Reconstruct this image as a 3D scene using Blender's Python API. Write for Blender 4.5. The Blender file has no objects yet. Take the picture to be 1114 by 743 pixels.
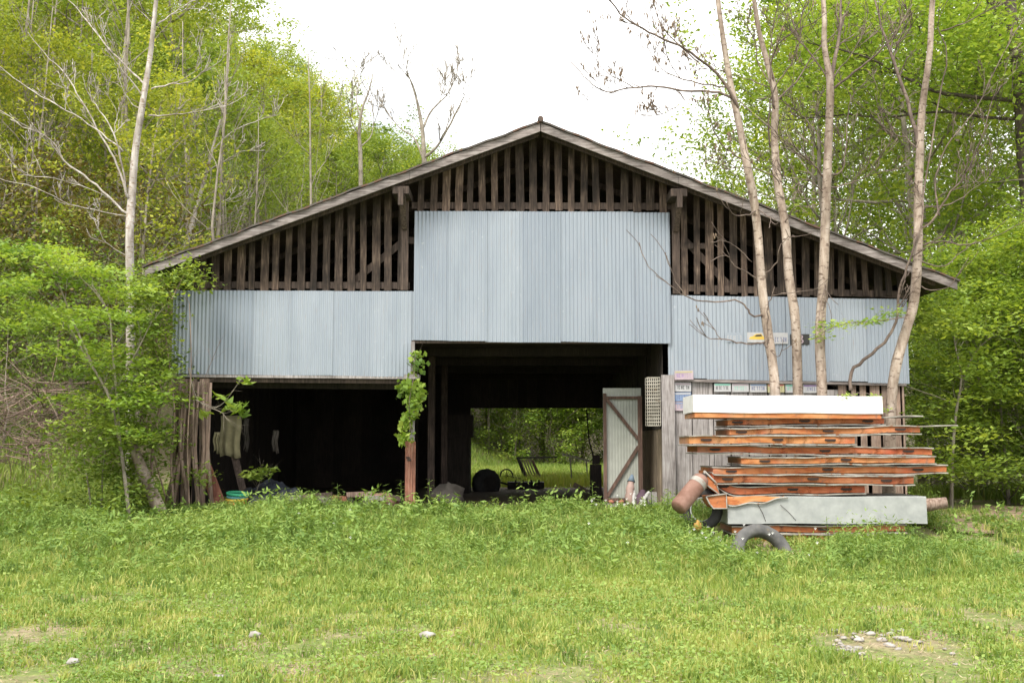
import bpy, math, random
import numpy as np
from mathutils import Vector

# ------------------------------------------------------------------ camera, sky, sun
scene = bpy.context.scene
C = scene.collection
F = 1200.0; CX = 557.0; CY = 371.5; EYE = 1.6; PITCH = math.radians(5.4)
cam_d = bpy.data.cameras.new('camera'); cam = bpy.data.objects.new('camera', cam_d); C.objects.link(cam)
cam.location = (0, 0, EYE); cam.rotation_euler = (math.pi/2 + PITCH, 0, 0)
cam_d.sensor_width = 36; cam_d.lens = 36*F/1114; cam_d.clip_end = 2000; cam_d.clip_start = 0.1
scene.camera = cam
scene.render.resolution_x = 1024; scene.render.resolution_y = 682
SUN_EL = math.radians(50); SUN_ROT = math.radians(205)
world = bpy.data.worlds.new('World'); scene.world = world; world.use_nodes = True
nt = world.node_tree; nt.nodes.clear()
out = nt.nodes.new('ShaderNodeOutputWorld'); bg = nt.nodes.new('ShaderNodeBackground')
sky = nt.nodes.new('ShaderNodeTexSky'); sky.sky_type = 'NISHITA'; sky.sun_disc = False
sky.sun_elevation = SUN_EL; sky.sun_rotation = SUN_ROT; sky.air_density = 1.0; sky.dust_density = 1.5
tc = nt.nodes.new('ShaderNodeTexCoord'); mp = nt.nodes.new('ShaderNodeMapping'); mp.inputs['Scale'].default_value = (1, 1, 2.2)
mp.inputs['Location'].default_value = (0.35, 0.1, 0.2)
cn = nt.nodes.new('ShaderNodeTexNoise'); cn.inputs['Scale'].default_value = 2.6; cn.inputs['Detail'].default_value = 6
cr = nt.nodes.new('ShaderNodeMapRange'); cr.inputs[1].default_value = 0.24; cr.inputs[2].default_value = 0.42
mx = nt.nodes.new('ShaderNodeMix'); mx.data_type = 'RGBA'
mx.inputs[7].default_value = (9.95, 9.9, 9.75, 1)
nt.links.new(tc.outputs['Generated'], mp.inputs[0]); nt.links.new(mp.outputs[0], cn.inputs['Vector'])
nt.links.new(cn.outputs[0], cr.inputs[0]); nt.links.new(cr.outputs[0], mx.inputs[0])
nt.links.new(sky.outputs[0], mx.inputs[6]); nt.links.new(mx.outputs[2], bg.inputs[0])
bg.inputs[1].default_value = 0.11
nt.links.new(bg.outputs[0], out.inputs[0])
sd = bpy.data.lights.new('sun', 'SUN'); sd.energy = 2.1; sd.angle = math.radians(20); sd.color = (1.0, 0.94, 0.84)
sun = bpy.data.objects.new('sun', sd); C.objects.link(sun)
sdir = Vector((math.sin(SUN_ROT)*math.cos(SUN_EL), math.cos(SUN_ROT)*math.cos(SUN_EL), math.sin(SUN_EL)))
sun.rotation_euler = sdir.to_track_quat('Z', 'Y').to_euler(); sun.location = sdir*40
vs = scene.view_settings
vs.view_transform = 'Standard'; vs.look = 'None'; vs.exposure = 1.0; vs.gamma = 1; vs.use_curve_mapping = False

# ------------------------------------------------------------------ helpers
ORD = ['first', 'second', 'third', 'fourth', 'fifth', 'sixth', 'seventh', 'eighth', 'ninth', 'tenth', 'eleventh', 'twelfth', 'thirteenth', 'fourteenth', 'fifteenth', 'sixteenth', 'seventeenth', 'eighteenth', 'nineteenth', 'twentieth']+['twenty-'+x for x in ('first', 'second', 'third', 'fourth', 'fifth', 'sixth', 'seventh', 'eighth', 'ninth')]+['thirtieth']+['thirty-'+x for x in ('first', 'second', 'third', 'fourth', 'fifth', 'sixth', 'seventh', 'eighth', 'ninth')]
R = random.Random(7)
def W(px, py, Y):
    x = (px-CX)/F; v = (CY-py)/F
    dx, dy, dz = x, math.cos(PITCH)-v*math.sin(PITCH), math.sin(PITCH)+v*math.cos(PITCH)
    t = Y/dy
    return Vector((dx*t, Y, EYE+dz*t))
def sstep(a, b, x):
    t = np.clip((x-a)/(b-a), 0, 1); return t*t*(3-2*t)
BZ = 0.45
def gz(x, y):
    x = np.asarray(x, float); y = np.asarray(y, float)
    z = BZ*sstep(14.4, 19.3, y)
    d = -x*0.8+0.25*(y-20)-8.3
    dd = np.clip(d, 0, 60)
    z = z+0.75*dd*dd/(dd+1.2)
    d2 = x-13-0.10*(y-20)
    d2 = np.clip(d2, 0, 40)*sstep(20, 30, y)
    z = z+0.35*d2*d2/(d2+3)
    return z
def G(x, y): return float(gz(x, y))
_rg = np.random.default_rng(3); _tab = _rg.random((256, 256))
def vnoise(x, y, s=1.0, o=0):
    x = np.asarray(x, float)*s+o*17.3+1000; y = np.asarray(y, float)*s+o*9.1+1000
    xi = np.floor(x).astype(int); yi = np.floor(y).astype(int); fx = x-xi; fy = y-yi
    fx = fx*fx*(3-2*fx); fy = fy*fy*(3-2*fy)
    t = lambda a, b: _tab[a % 256, b % 256]
    return (t(xi, yi)*(1-fx)+t(xi+1, yi)*fx)*(1-fy)+(t(xi, yi+1)*(1-fx)+t(xi+1, yi+1)*fx)*fy

def tag(o, label=None, cat=None, group=None, kind=None):
    if label: o['label'] = label
    if cat: o['category'] = cat
    if group: o['group'] = group
    if kind: o['kind'] = kind
    return o
def thing(name, label, cat, loc=(0, 0, 0), group=None):
    o = bpy.data.objects.new(name, None); C.objects.link(o); o.location = loc; o.empty_display_size = 0.2
    return tag(o, label, cat, group)
def origin(p):
    v = Vector((0, 0, 0))
    while p is not None:
        v = v+p.location; p = p.parent
    return v
def link(name, me, mat, parent=None):
    o = bpy.data.objects.new(name, me); C.objects.link(o)
    if mat is not None and len(me.materials) == 0: me.materials.append(mat)
    if parent is not None: o.parent = parent
    return o
def copy_tree(o, parent=None):
    c = o.copy(); C.objects.link(c); c.parent = parent
    for ch in list(o.children): copy_tree(ch, c)
    return c

class MB:
    def __init__(s): s.v = []; s.f = []; s.sm = []
    def add(s, vs_, fs, smooth=False):
        n = len(s.v); s.v += [tuple(p) for p in vs_]
        for f in fs: s.f.append(tuple(i+n for i in f)); s.sm.append(smooth)
    def box(s, a, b):
        x0, x1 = sorted((a[0], b[0])); y0, y1 = sorted((a[1], b[1])); z0, z1 = sorted((a[2], b[2]))
        s.hexa([(x0, y0, z0), (x1, y0, z0), (x1, y1, z0), (x0, y1, z0), (x0, y0, z1), (x1, y0, z1), (x1, y1, z1), (x0, y1, z1)])
    def hexa(s, p):
        s.add(p, [(0, 3, 2, 1), (4, 5, 6, 7), (0, 1, 5, 4), (1, 2, 6, 5), (2, 3, 7, 6), (3, 0, 4, 7)])
    def bar(s, a, b, w, d, up=(0, 1, 0)):
        a = Vector(a); b = Vector(b); t = (b-a).normalized(); u = Vector(up)
        n = t.cross(u)
        if n.length < 1e-3: n = t.cross(Vector((1, 0, 0)))
        n.normalize(); m = n.cross(t).normalized(); n = n*w/2; m = m*d/2
        s.hexa([a-n-m, a+n-m, a+n+m, a-n+m, b-n-m, b+n-m, b+n+m, b-n+m])
    def tube(s, pts, rad, sides=6, cap=True):
        pts = [Vector(p) for p in pts]; n0 = len(s.v); k = len(pts)
        ref = Vector((0.31, 0.92, 0.2))
        for i, p in enumerate(pts):
            t = (pts[min(i+1, k-1)]-pts[max(i-1, 0)])
            if t.length < 1e-6: t = Vector((0, 0, 1))
            t.normalize(); a = t.cross(ref)
            if a.length < 0.05: a = t.cross(Vector((1, 0, 0)))
            a.normalize(); b = t.cross(a); r = rad[i] if hasattr(rad, '__len__') else rad
            for j in range(sides):
                q = 2*math.pi*j/sides; s.v.append(tuple(p+(a*math.cos(q)+b*math.sin(q))*r))
        for i in range(k-1):
            for j in range(sides):
                j2 = (j+1) % sides
                s.f.append((n0+i*sides+j, n0+i*sides+j2, n0+(i+1)*sides+j2, n0+(i+1)*sides+j)); s.sm.append(True)
        if cap:
            s.f.append(tuple(n0+j for j in range(sides))[::-1]); s.sm.append(False)
            s.f.append(tuple(n0+(k-1)*sides+j for j in range(sides))); s.sm.append(False)
    def ring(s, c, ax, R_, r, n=36, m=10, arc=2*math.pi, tread=0, sq=1.0):
        c = Vector(c); ax = Vector(ax).normalized(); u = ax.cross(Vector((0.1, 0.2, 1))).normalized(); w = ax.cross(u)
        n0 = len(s.v)
        for i in range(n):
            a = arc*i/n; d = u*math.cos(a)+w*math.sin(a)
            for j in range(m):
                b = 2*math.pi*j/m
                cx, sx = math.cos(b), math.sin(b)
                rr = r*(1+(tread if (i % 2 and cx > 0.5) else 0))
                cx = math.copysign(abs(cx)**0.7, cx); sx = math.copysign(abs(sx)**0.7, sx)
                s.v.append(tuple(c+d*(R_+rr*cx)+ax*(rr*sx*sq)))
        for i in range(n):
            i2 = (i+1) % n
            for j in range(m):
                j2 = (j+1) % m
                s.f.append((n0+i*m+j, n0+i2*m+j, n0+i2*m+j2, n0+i*m+j2)); s.sm.append(True)
    def blob(s, c, rx, ry, rz, rnd, n=10, m=7, j=0.15):
        n0 = len(s.v)
        for i in range(m+1):
            th = math.pi*i/m
            for k in range(n):
                ph = 2*math.pi*k/n; q = 1+rnd.uniform(-j, j)
                s.v.append((c[0]+rx*q*math.sin(th)*math.cos(ph), c[1]+ry*q*math.sin(th)*math.sin(ph), c[2]+rz*q*math.cos(th)))
        for i in range(m):
            for k in range(n):
                k2 = (k+1) % n
                s.f.append((n0+i*n+k, n0+(i+1)*n+k, n0+(i+1)*n+k2, n0+i*n+k2)); s.sm.append(True)
    def mesh(s, name, org=None):
        me = bpy.data.meshes.new(name)
        v = s.v if org is None else [(a-org.x, b-org.y, c-org.z) for a, b, c in s.v]
        me.from_pydata(v, [], s.f); me.polygons.foreach_set('use_smooth', s.sm); me.update()
        return me
    def build(s, name, mat, parent=None):
        return link(name, s.mesh(name, origin(parent) if parent else None), mat, parent)

def np_mesh(name, verts, sizes, loops, tint=None):
    me = bpy.data.meshes.new(name); me.vertices.add(len(verts)); me.vertices.foreach_set('co', np.ascontiguousarray(verts, np.float32).ravel())
    me.loops.add(len(loops)); me.loops.foreach_set('vertex_index', np.ascontiguousarray(loops, np.int32))
    me.polygons.add(len(sizes)); st = np.concatenate([[0], np.cumsum(sizes)[:-1]]).astype(np.int32)
    me.polygons.foreach_set('loop_start', st)
    if tint is not None:
        a = me.attributes.new('tint', 'FLOAT', 'POINT'); a.data.foreach_set('value', np.ascontiguousarray(tint, np.float32))
    me.update(calc_edges=True); return me
def rot_basis(rg, n, flat=0.5):
    nrm = rg.normal(size=(n, 3)); nrm[:, 2] = np.abs(nrm[:, 2])+flat*2.0
    nrm /= np.linalg.norm(nrm, axis=1)[:, None]
    a = rg.normal(size=(n, 3)); u = np.cross(nrm, a); u /= np.linalg.norm(u, axis=1)[:, None]
    return u, np.cross(nrm, u)
def leaf_arrays(rg, cen, size, tint, flat=0.5, wid=0.55):
    n = len(cen); u, v = rot_basis(rg, n, flat)
    s = (size*(0.45+1.1*rg.random(n)))[:, None]
    nrm = np.cross(u, v)
    P0 = cen-u*s*0.5; P1 = cen+v*s*0.5*wid-nrm*s*0.10; P2 = cen+u*s*0.5-nrm*s*0.12; P3 = cen-v*s*0.5*wid-nrm*s*0.10
    verts = np.stack([P0, P1, P2, P3], 1).reshape(-1, 3)
    return verts, np.repeat(tint, 4)
def leaf_mesh(name, rg, cen, size, tint, flat=0.5, wid=0.55):
    v, t = leaf_arrays(rg, cen, size, tint, flat, wid); n = len(cen)
    return np_mesh(name, v, np.full(n, 4), np.arange(4*n), t)

# ------------------------------------------------------------------ materials
M = {}
def mat(name):
    m = bpy.data.materials.new(name); m.use_nodes = True; n = m.node_tree
    b = n.nodes['Principled BSDF']; b.inputs['Roughness'].default_value = 0.85
    M[name] = m; return m, n, b
def N(n, t, **kw):
    x = n.nodes.new(t)
    for k, v in kw.items():
        if k in x.inputs: x.inputs[k].default_value = v
        else: setattr(x, k, v)
    return x
def ramp(n, fac, stops):
    r = n.nodes.new('ShaderNodeValToRGB'); e = r.color_ramp.elements
    while len(e) > len(stops): e.remove(e[-1])
    while len(e) < len(stops): e.new(0.5)
    for i, (p, c) in enumerate(stops): e[i].position = p; e[i].color = (*c, 1)
    n.links.new(fac, r.inputs[0]); return r.outputs[0]
def mixc(n, fac, a, b, mode='MIX'):
    m = n.nodes.new('ShaderNodeMix'); m.data_type = 'RGBA'; m.blend_type = mode
    for s, i in ((fac, 0), (a, 6), (b, 7)):
        if hasattr(s, 'links') or isinstance(s, bpy.types.NodeSocket): n.links.new(s, m.inputs[i])
        else: m.inputs[i].default_value = s if i == 0 else (*s, 1)
    return m.outputs[2]
def noise(n, scale, detail=4, stretch=(1, 1, 1), rough=0.6, coord='Object'):
    tc = n.nodes.new('ShaderNodeTexCoord'); mp = n.nodes.new('ShaderNodeMapping'); mp.inputs['Scale'].default_value = stretch
    t = n.nodes.new('ShaderNodeTexNoise'); t.inputs['Scale'].default_value = scale; t.inputs['Detail'].default_value = detail; t.inputs['Roughness'].default_value = rough
    n.links.new(tc.outputs[coord], mp.inputs[0]); n.links.new(mp.outputs[0], t.inputs['Vector']); return t.outputs[0]
def bump(n, b, h, dist=0.01, strength=0.6):
    x = n.nodes.new('ShaderNodeBump'); x.inputs['Strength'].default_value = strength; x.inputs['Distance'].default_value = dist
    n.links.new(h, x.inputs['Height']); n.links.new(x.outputs[0], b.inputs['Normal'])
def wood(name, dark, mid, light, stretch=(14, 14, 1.0), island=0.35, stain=0.4):
    m, n, b = mat(name)
    g = noise(n, 3.0, 6, stretch); c = ramp(n, g, [(0.28, dark), (0.5, mid), (0.72, light)])
    st = noise(n, 1.6, 4); s2 = ramp(n, st, [(0.35, (1-stain,)*3), (0.6, (1, 1, 1))])
    c = mixc(n, 1.0, c, s2, 'MULTIPLY')
    gi = n.nodes.new('ShaderNodeNewGeometry')
    ir = ramp(n, gi.outputs['Random Per Island'], [(0, (1-island,)*3), (1, (1+island, 1+island*0.95, 1+island*0.9))])
    c = mixc(n, 1.0, c, ir, 'MULTIPLY')
    n.links.new(c, b.inputs['Base Color']); bump(n, b, g, 0.006); b.inputs['Roughness'].default_value = 0.9
    return m
wood('slat_wood', (0.03, 0.02, 0.016), (0.08, 0.055, 0.042), (0.24, 0.178, 0.135), island=0.55, stain=0.75)
wood('frame_wood', (0.025, 0.018, 0.014), (0.065, 0.047, 0.038), (0.14, 0.10, 0.08))
wood('fascia_wood', (0.07, 0.055, 0.05), (0.23, 0.20, 0.19), (0.38, 0.35, 0.34), stretch=(1.2, 12, 12), island=0.15, stain=0.45)
wood('grey_wood', (0.15, 0.13, 0.125), (0.30, 0.275, 0.27), (0.43, 0.41, 0.41), island=0.2, stain=0.4)
wood('tan_wood', (0.13, 0.10, 0.07), (0.25, 0.20, 0.14), (0.36, 0.30, 0.22), island=0.25)
wood('inner_wood_shaded', (0.012, 0.009, 0.008), (0.028, 0.021, 0.017), (0.05, 0.038, 0.03))  # deep interior shade put into the wood colour
wood('pink_wood', (0.12, 0.08, 0.06), (0.27, 0.19, 0.15), (0.42, 0.33, 0.28), island=0.35, stain=0.5)
wood('red_wood', (0.10, 0.035, 0.025), (0.24, 0.09, 0.06), (0.36, 0.17, 0.12), island=0.2)
wood('orange_wood', (0.10, 0.045, 0.03), (0.25, 0.105, 0.068), (0.36, 0.21, 0.15), island=0.1)
wood('brown_paint', (0.07, 0.042, 0.032), (0.135, 0.082, 0.062), (0.22, 0.145, 0.11), island=0.1)
wood('bark_dark', (0.04, 0.03, 0.022), (0.09, 0.072, 0.055), (0.16, 0.13, 0.10), stretch=(5, 5, 1.2), island=0.1)
wood('bark_grey', (0.16, 0.13, 0.10), (0.30, 0.26, 0.21), (0.42, 0.38, 0.32), stretch=(4, 4, 1.5), island=0.05)

def bark(name, a, b_, c_, spot):
    m, n, b = mat(name)
    g = noise(n, 4.0, 5, (3, 3, 0.8)); c = ramp(n, g, [(0.3, a), (0.5, b_), (0.7, c_)])
    g2 = noise(n, 9.0, 3, (1, 1, 2.2)); f = ramp(n, g2, [(0.36, (1, 1, 1)), (0.44, (0, 0, 0))])
    c = mixc(n, f, c, spot); g6 = noise(n, 1.7, 4, (1, 1, 0.6)); f = ramp(n, g6, [(0.42, (0.62, 0.60, 0.58)), (0.58, (1.05, 1.05, 1.05))]); c = mixc(n, 1.0, c, f, 'MULTIPLY'); n.links.new(c, b.inputs['Base Color']); bump(n, b, g2, 0.01); return m
bark('bark_pale', (0.27, 0.23, 0.20), (0.42, 0.385, 0.35), (0.60, 0.57, 0.54), (0.28, 0.22, 0.17))
bark('bark_tan', (0.20, 0.145, 0.11), (0.36, 0.29, 0.235), (0.50, 0.43, 0.37), (0.15, 0.105, 0.08))
bark('twig', (0.09, 0.065, 0.055), (0.16, 0.12, 0.10), (0.28, 0.22, 0.18), (0.10, 0.07, 0.05))

def leafmat(name, c0, c1, c2, trans=0.35, rnd=0.0):
    m, n, b = mat(name)
    at = n.nodes.new('ShaderNodeAttribute'); at.attribute_name = 'tint'
    c = ramp(n, at.outputs['Fac'], [(0.0, c0), (0.5, c1), (1.0, c2)])
    if rnd:
        oi = n.nodes.new('ShaderNodeObjectInfo')
        t = ramp(n, oi.outputs['Random'], [(0, (1-rnd, 1-rnd*0.8, 1-rnd*0.5)), (0.5, (1, 1, 1)), (1, (1+rnd, 1+rnd*0.35, 1-rnd*0.3))])
        c = mixc(n, 1.0, c, t, 'MULTIPLY')
    n.links.new(c, b.inputs['Base Color']); b.inputs['Roughness'].default_value = 0.55
    b.inputs['Specular IOR Level'].default_value = 0.25
    tr = n.nodes.new('ShaderNodeBsdfTranslucent'); mx = n.nodes.new('ShaderNodeMixShader'); mx.inputs[0].default_value = trans
    c3 = mixc(n, 1.0, c, (1.25, 1.15, 0.5), 'MULTIPLY'); n.links.new(c3, tr.inputs[0])
    n.links.new(b.outputs[0], mx.inputs[1]); n.links.new(tr.outputs[0], mx.inputs[2])
    n.links.new(mx.outputs[0], n.nodes['Material Output'].inputs[0]); return m
leafmat('leaf_hill', (0.14, 0.21, 0.04), (0.25, 0.35, 0.065), (0.40, 0.48, 0.10), 0.45, 0.34)
leafmat('leaf_right', (0.12, 0.20, 0.04), (0.23, 0.35, 0.065), (0.37, 0.48, 0.10), 0.45, 0.18)
leafmat('leaf_bright', (0.11, 0.20, 0.04), (0.25, 0.38, 0.065), (0.42, 0.52, 0.12), 0.42)
leafmat('leaf_shrub', (0.09, 0.15, 0.03), (0.18, 0.28, 0.055), (0.31, 0.41, 0.09), 0.38, 0.2)
leafmat('leaf_brown', (0.10, 0.08, 0.03), (0.17, 0.14, 0.045), (0.24, 0.20, 0.07), 0.2)
leafmat('grass_blade', (0.12, 0.20, 0.045), (0.26, 0.36, 0.075), (0.48, 0.48, 0.17), 0.32)
leafmat('weed_leaf', (0.12, 0.21, 0.05), (0.24, 0.36, 0.085), (0.40, 0.48, 0.14), 0.35)
leafmat('dry_litter', (0.16, 0.11, 0.07), (0.32, 0.25, 0.15), (0.5, 0.42, 0.28), 0.1)

m, n, b = mat('galvanised')
gi = n.nodes.new('ShaderNodeNewGeometry')
g = noise(n, 2.2, 5, (1.4, 1, 0.35)); c = ramp(n, g, [(0.25, (0.262, 0.302, 0.355)), (0.5, (0.30, 0.343, 0.396)), (0.8, (0.338, 0.378, 0.43))])
ir = ramp(n, gi.outputs['Random Per Island'], [(0, (0.80, 0.81, 0.83)), (1, (1.10, 1.08, 1.06))])
c = mixc(n, 1.0, c, ir, 'MULTIPLY')
g2 = noise(n, 26, 3, (3, 1, 0.15)); f = ramp(n, g2, [(0.60, (0, 0, 0)), (0.78, (0.55, 0.55, 0.55))]); c = mixc(n, f, c, (0.30, 0.24, 0.20))
g5 = noise(n, 9, 4, (1, 1, 1)); f = ramp(n, g5, [(0.66, (0, 0, 0)), (0.72, (0.35, 0.35, 0.35))]); c = mixc(n, f, c, (0.46, 0.48, 0.50))
n.links.new(c, b.inputs['Base Color']); b.inputs['Metallic'].default_value = 0.25; b.inputs['Roughness'].default_value = 0.55
m, n, b = mat('rusty_orange')
g = noise(n, 3.2, 6, (1.0, 2, 3)); c = ramp(n, g, [(0.24, (0.05, 0.025, 0.015)), (0.33, (0.36, 0.10, 0.022)), (0.45, (0.48, 0.175, 0.045)), (0.70, (0.60, 0.28, 0.10))])
g3 = noise(n, 1.3, 3); f = ramp(n, g3, [(0.48, (0, 0, 0)), (0.70, (0.7, 0.7, 0.7))]); c = mixc(n, f, c, (0.50, 0.09, 0.035), 'MIX')
g2 = noise(n, 14, 4, (1, 1, 1)); f = ramp(n, g2, [(0.58, (0, 0, 0)), (0.72, (0.6, 0.6, 0.6))]); c = mixc(n, f, c, (0.16, 0.095, 0.06))
oi = n.nodes.new('ShaderNodeObjectInfo'); t_ = ramp(n, oi.outputs['Random'], [(0, (0.5, 0.45, 0.6)), (0.3, (0.95, 0.85, 1.0)), (0.6, (1.0, 1.1, 1.4)), (0.8, (0.85, 0.85, 1.1)), (1, (0.85, 0.6, 0.8))]); c = mixc(n, 1.0, c, t_, 'MULTIPLY')
g4 = noise(n, 0.7, 4, (1, 1, 1)); f = ramp(n, g4, [(0.5, (0, 0, 0)), (0.62, (0.55, 0.55, 0.55))]); c = mixc(n, f, c, (0.24, 0.19, 0.14))
n.links.new(c, b.inputs['Base Color']); bump(n, b, g2, 0.01, 0.8)
def metal(name, a, b2, rustf=0.62, rust=(0.22, 0.10, 0.05), rough=0.5, scale=5):
    m, n, b = mat(name); g = noise(n, scale, 5); c = ramp(n, g, [(0.35, a), (0.65, b2)])
    g2 = noise(n, scale*1.7, 5); f = ramp(n, g2, [(rustf, (0, 0, 0)), (rustf+0.08, (1, 1, 1))]); c = mixc(n, f, c, rust)
    n.links.new(c, b.inputs['Base Color']); b.inputs['Roughness'].default_value = rough
metal('panel_skin', (0.20, 0.18, 0.155), (0.38, 0.365, 0.33), 0.58)
metal('panel_grey', (0.27, 0.285, 0.28), (0.36, 0.375, 0.365), 0.66, (0.35, 0.34, 0.31))
metal('white_paint', (0.74, 0.73, 0.73), (0.86, 0.85, 0.86), 0.66, (0.55, 0.50, 0.45))
metal('door_tin', (0.30, 0.315, 0.28), (0.36, 0.375, 0.335), 0.72, (0.3, 0.28, 0.22))
metal('rust_pink', (0.17, 0.085, 0.06), (0.28, 0.165, 0.13), 0.62, (0.15, 0.07, 0.045), 0.8)
metal('dark_iron', (0.012, 0.011, 0.01), (0.035, 0.03, 0.028), 0.62, (0.07, 0.035, 0.02), 0.8)
metal('roof_tin', (0.04, 0.034, 0.03), (0.09, 0.08, 0.07), 0.5, (0.10, 0.05, 0.03), 0.7)
metal('tyre_rubber', (0.07, 0.07, 0.07), (0.14, 0.137, 0.133), 0.6, (0.13, 0.11, 0.085), 0.9)
metal('black_rubber', (0.02, 0.02, 0.02), (0.04, 0.04, 0.04), 0.65, (0.07, 0.06, 0.05), 0.8)
metal('tarp_blue', (0.008, 0.010, 0.017), (0.02, 0.025, 0.038), 0.75, (0.1, 0.09, 0.08), 0.6)
metal('cloth_olive', (0.20, 0.18, 0.10), (0.30, 0.27, 0.16), 0.7, (0.12, 0.10, 0.06), 0.95)
metal('cloth_grey', (0.07, 0.06, 0.05), (0.13, 0.115, 0.10), 0.7, (0.08, 0.07, 0.06), 0.95)
metal('wire', (0.30, 0.28, 0.23), (0.45, 0.42, 0.36), 0.6, (0.25, 0.17, 0.1), 0.7)
metal('stone_pale', (0.24, 0.22, 0.20), (0.42, 0.40, 0.38), 0.68, (0.35, 0.30, 0.25), 0.9, 12)
def plain(name, c, rough=0.7):
    m, n, b = mat(name); g = noise(n, 11, 3)
    cc = ramp(n, g, [(0.3, tuple(x*0.8 for x in c)), (0.7, c)]); n.links.new(cc, b.inputs['Base Color']); b.inputs['Roughness'].default_value = rough
plain('black_mark', (0.03, 0.03, 0.03)); plain('recess_shade', (0.03, 0.014, 0.009)); plain('plate_white', (0.46, 0.46, 0.47)); plain('plate_blue', (0.20, 0.27, 0.42))  # near-black slot tone paints the shade inside slots, holes and creases
plain('plate_pink', (0.45, 0.36, 0.40)); plain('plate_green', (0.20, 0.55, 0.42)); plain('plate_yellow', (0.45, 0.42, 0.24)); plain('plate_purple', (0.30, 0.20, 0.42))
plain('plate_red', (0.55, 0.16, 0.15)); plain('car_yellow', (0.70, 0.48, 0.08)); plain('ink_navy', (0.10, 0.12, 0.25)); plain('cloth_white', (0.42, 0.41, 0.40)); plain('cloth_pink', (0.36, 0.25, 0.22))
plain('cloth_purple', (0.08, 0.045, 0.065)); plain('cloth_slate', (0.14, 0.19, 0.25)); plain('hose_yellow', (0.72, 0.50, 0.06)); plain('hose_orange', (0.75, 0.25, 0.05)); plain('hose_green', (0.03, 0.30, 0.16)); plain('hose_teal', (0.10, 0.32, 0.36))
plain('petal', (0.80, 0.80, 0.78)); plain('pod', (0.20, 0.14, 0.09)); plain('brick_red', (0.45, 0.18, 0.12)); plain('flag_orange', (0.38, 0.22, 0.05))

# ground
m, n, b = mat('ground_soil')
g = noise(n, 0.9, 6); g2 = noise(n, 7, 6); g3 = noise(n, 60, 3)
soil = ramp(n, g2, [(0.3, (0.20, 0.145, 0.09)), (0.6, (0.36, 0.28, 0.185)), (0.8, (0.46, 0.38, 0.27))])
gr = ramp(n, g2, [(0.3, (0.10, 0.14, 0.03)), (0.7, (0.22, 0.27, 0.06))])
f = ramp(n, g, [(0.38, (0, 0, 0)), (0.56, (1, 1, 1))])
c = mixc(n, f, soil, gr)
tc2 = n.nodes.new('ShaderNodeTexCoord'); sp = n.nodes.new('ShaderNodeSeparateXYZ'); n.links.new(tc2.outputs['Object'], sp.inputs[0])
zf = ramp(n, sp.outputs['Z'], [(0.9, (0, 0, 0)), (1.0, (1, 1, 1))])
wl = ramp(n, g2, [(0.3, (0.10, 0.07, 0.04)), (0.5, (0.17, 0.13, 0.07)), (0.7, (0.12, 0.16, 0.04))])
c = mixc(n, zf, c, wl)
n.links.new(c, b.inputs['Base Color']); bump(n, b, g3, 0.02, 0.8)
m, n, b = mat('dirt')
g2 = noise(n, 6, 6); c = ramp(n, g2, [(0.3, (0.15, 0.10, 0.065)), (0.6, (0.28, 0.20, 0.135)), (0.8, (0.38, 0.29, 0.21))])
n.links.new(c, b.inputs['Base Color']); bump(n, b, noise(n, 40, 3), 0.02, 0.8)
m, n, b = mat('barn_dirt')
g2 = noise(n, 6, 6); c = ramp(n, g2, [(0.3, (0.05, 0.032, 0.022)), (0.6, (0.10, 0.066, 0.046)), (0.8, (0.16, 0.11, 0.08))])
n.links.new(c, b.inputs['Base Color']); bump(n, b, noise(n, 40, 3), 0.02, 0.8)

# ------------------------------------------------------------------ ground
xs = np.unique(np.concatenate([np.linspace(-14, 14, 141), np.linspace(-50, -14, 60), np.linspace(14, 50, 60), np.linspace(-600, -50, 30), np.linspace(50, 600, 30)]))
ys = np.unique(np.concatenate([np.linspace(-20, 5, 8), np.linspace(5, 35, 151), np.linspace(35, 110, 90), np.linspace(110, 900, 30)]))
X, Y = np.meshgrid(xs, ys); Z = gz(X, Y)
inb = (X > -6.6) & (X < 7.6) & (Y > 18.9) & (Y < 31)
Z = Z+np.where(inb, 0, 0.05*(vnoise(X, Y, 1.1)-0.5)+0.03*(vnoise(X, Y, 3.1, 2)-0.5))
nx, ny = len(xs), len(ys); idx = np.arange(nx*ny).reshape(ny, nx)
q = np.stack([idx[:-1, :-1], idx[:-1, 1:], idx[1:, 1:], idx[1:, :-1]], -1).reshape(-1)
me = np_mesh('ground', np.stack([X, Y, Z], -1).reshape(-1, 3), np.full(len(q)//4, 4), q); me.polygons.foreach_set('use_smooth', np.ones(len(q)//4, bool))
tag(link('ground', me, M['ground_soil']), kind='structure')
def sheet(name, x0, x1, y0, y1, matn, dz=0.004, n=24, ragged=0.0, kind='structure'):
    # round-edged patch that follows the ground
    vs_, fs = [], []; cx, cy = (x0+x1)/2, (y0+y1)/2; k = 48
    vs_.append((cx, cy, G(cx, cy)+dz))
    rings = 8
    for i in range(1, rings+1):
        for j in range(k):
            a = 2*math.pi*j/k; rr = i/rings*(1+ragged*(float(vnoise(math.cos(a)*3, math.sin(a)*3, 1, cx))-0.5)*2)
            ca, sa = math.cos(a), math.sin(a); e = 1 if ragged else 1/max(abs(ca), abs(sa))
            x = cx+(x1-x0)/2*rr*ca*e; y = cy+(y1-y0)/2*rr*sa*e
            vs_.append((x, y, G(x, y)+dz))
    for j in range(k): fs.append((0, 1+j, 1+(j+1) % k))
    for i in range(rings-1):
        for j in range(k):
            a0 = 1+i*k+j; a1 = 1+i*k+(j+1) % k; fs.append((a0, a0+k, a1+k, a1))
    mb = MB(); mb.add(vs_, fs, True); return tag(mb.build(name, M[matn]), kind=kind)
sheet('barn_floor', -5.9, 6.85, 19.2, 30.6, 'barn_dirt', 0.012)
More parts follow.
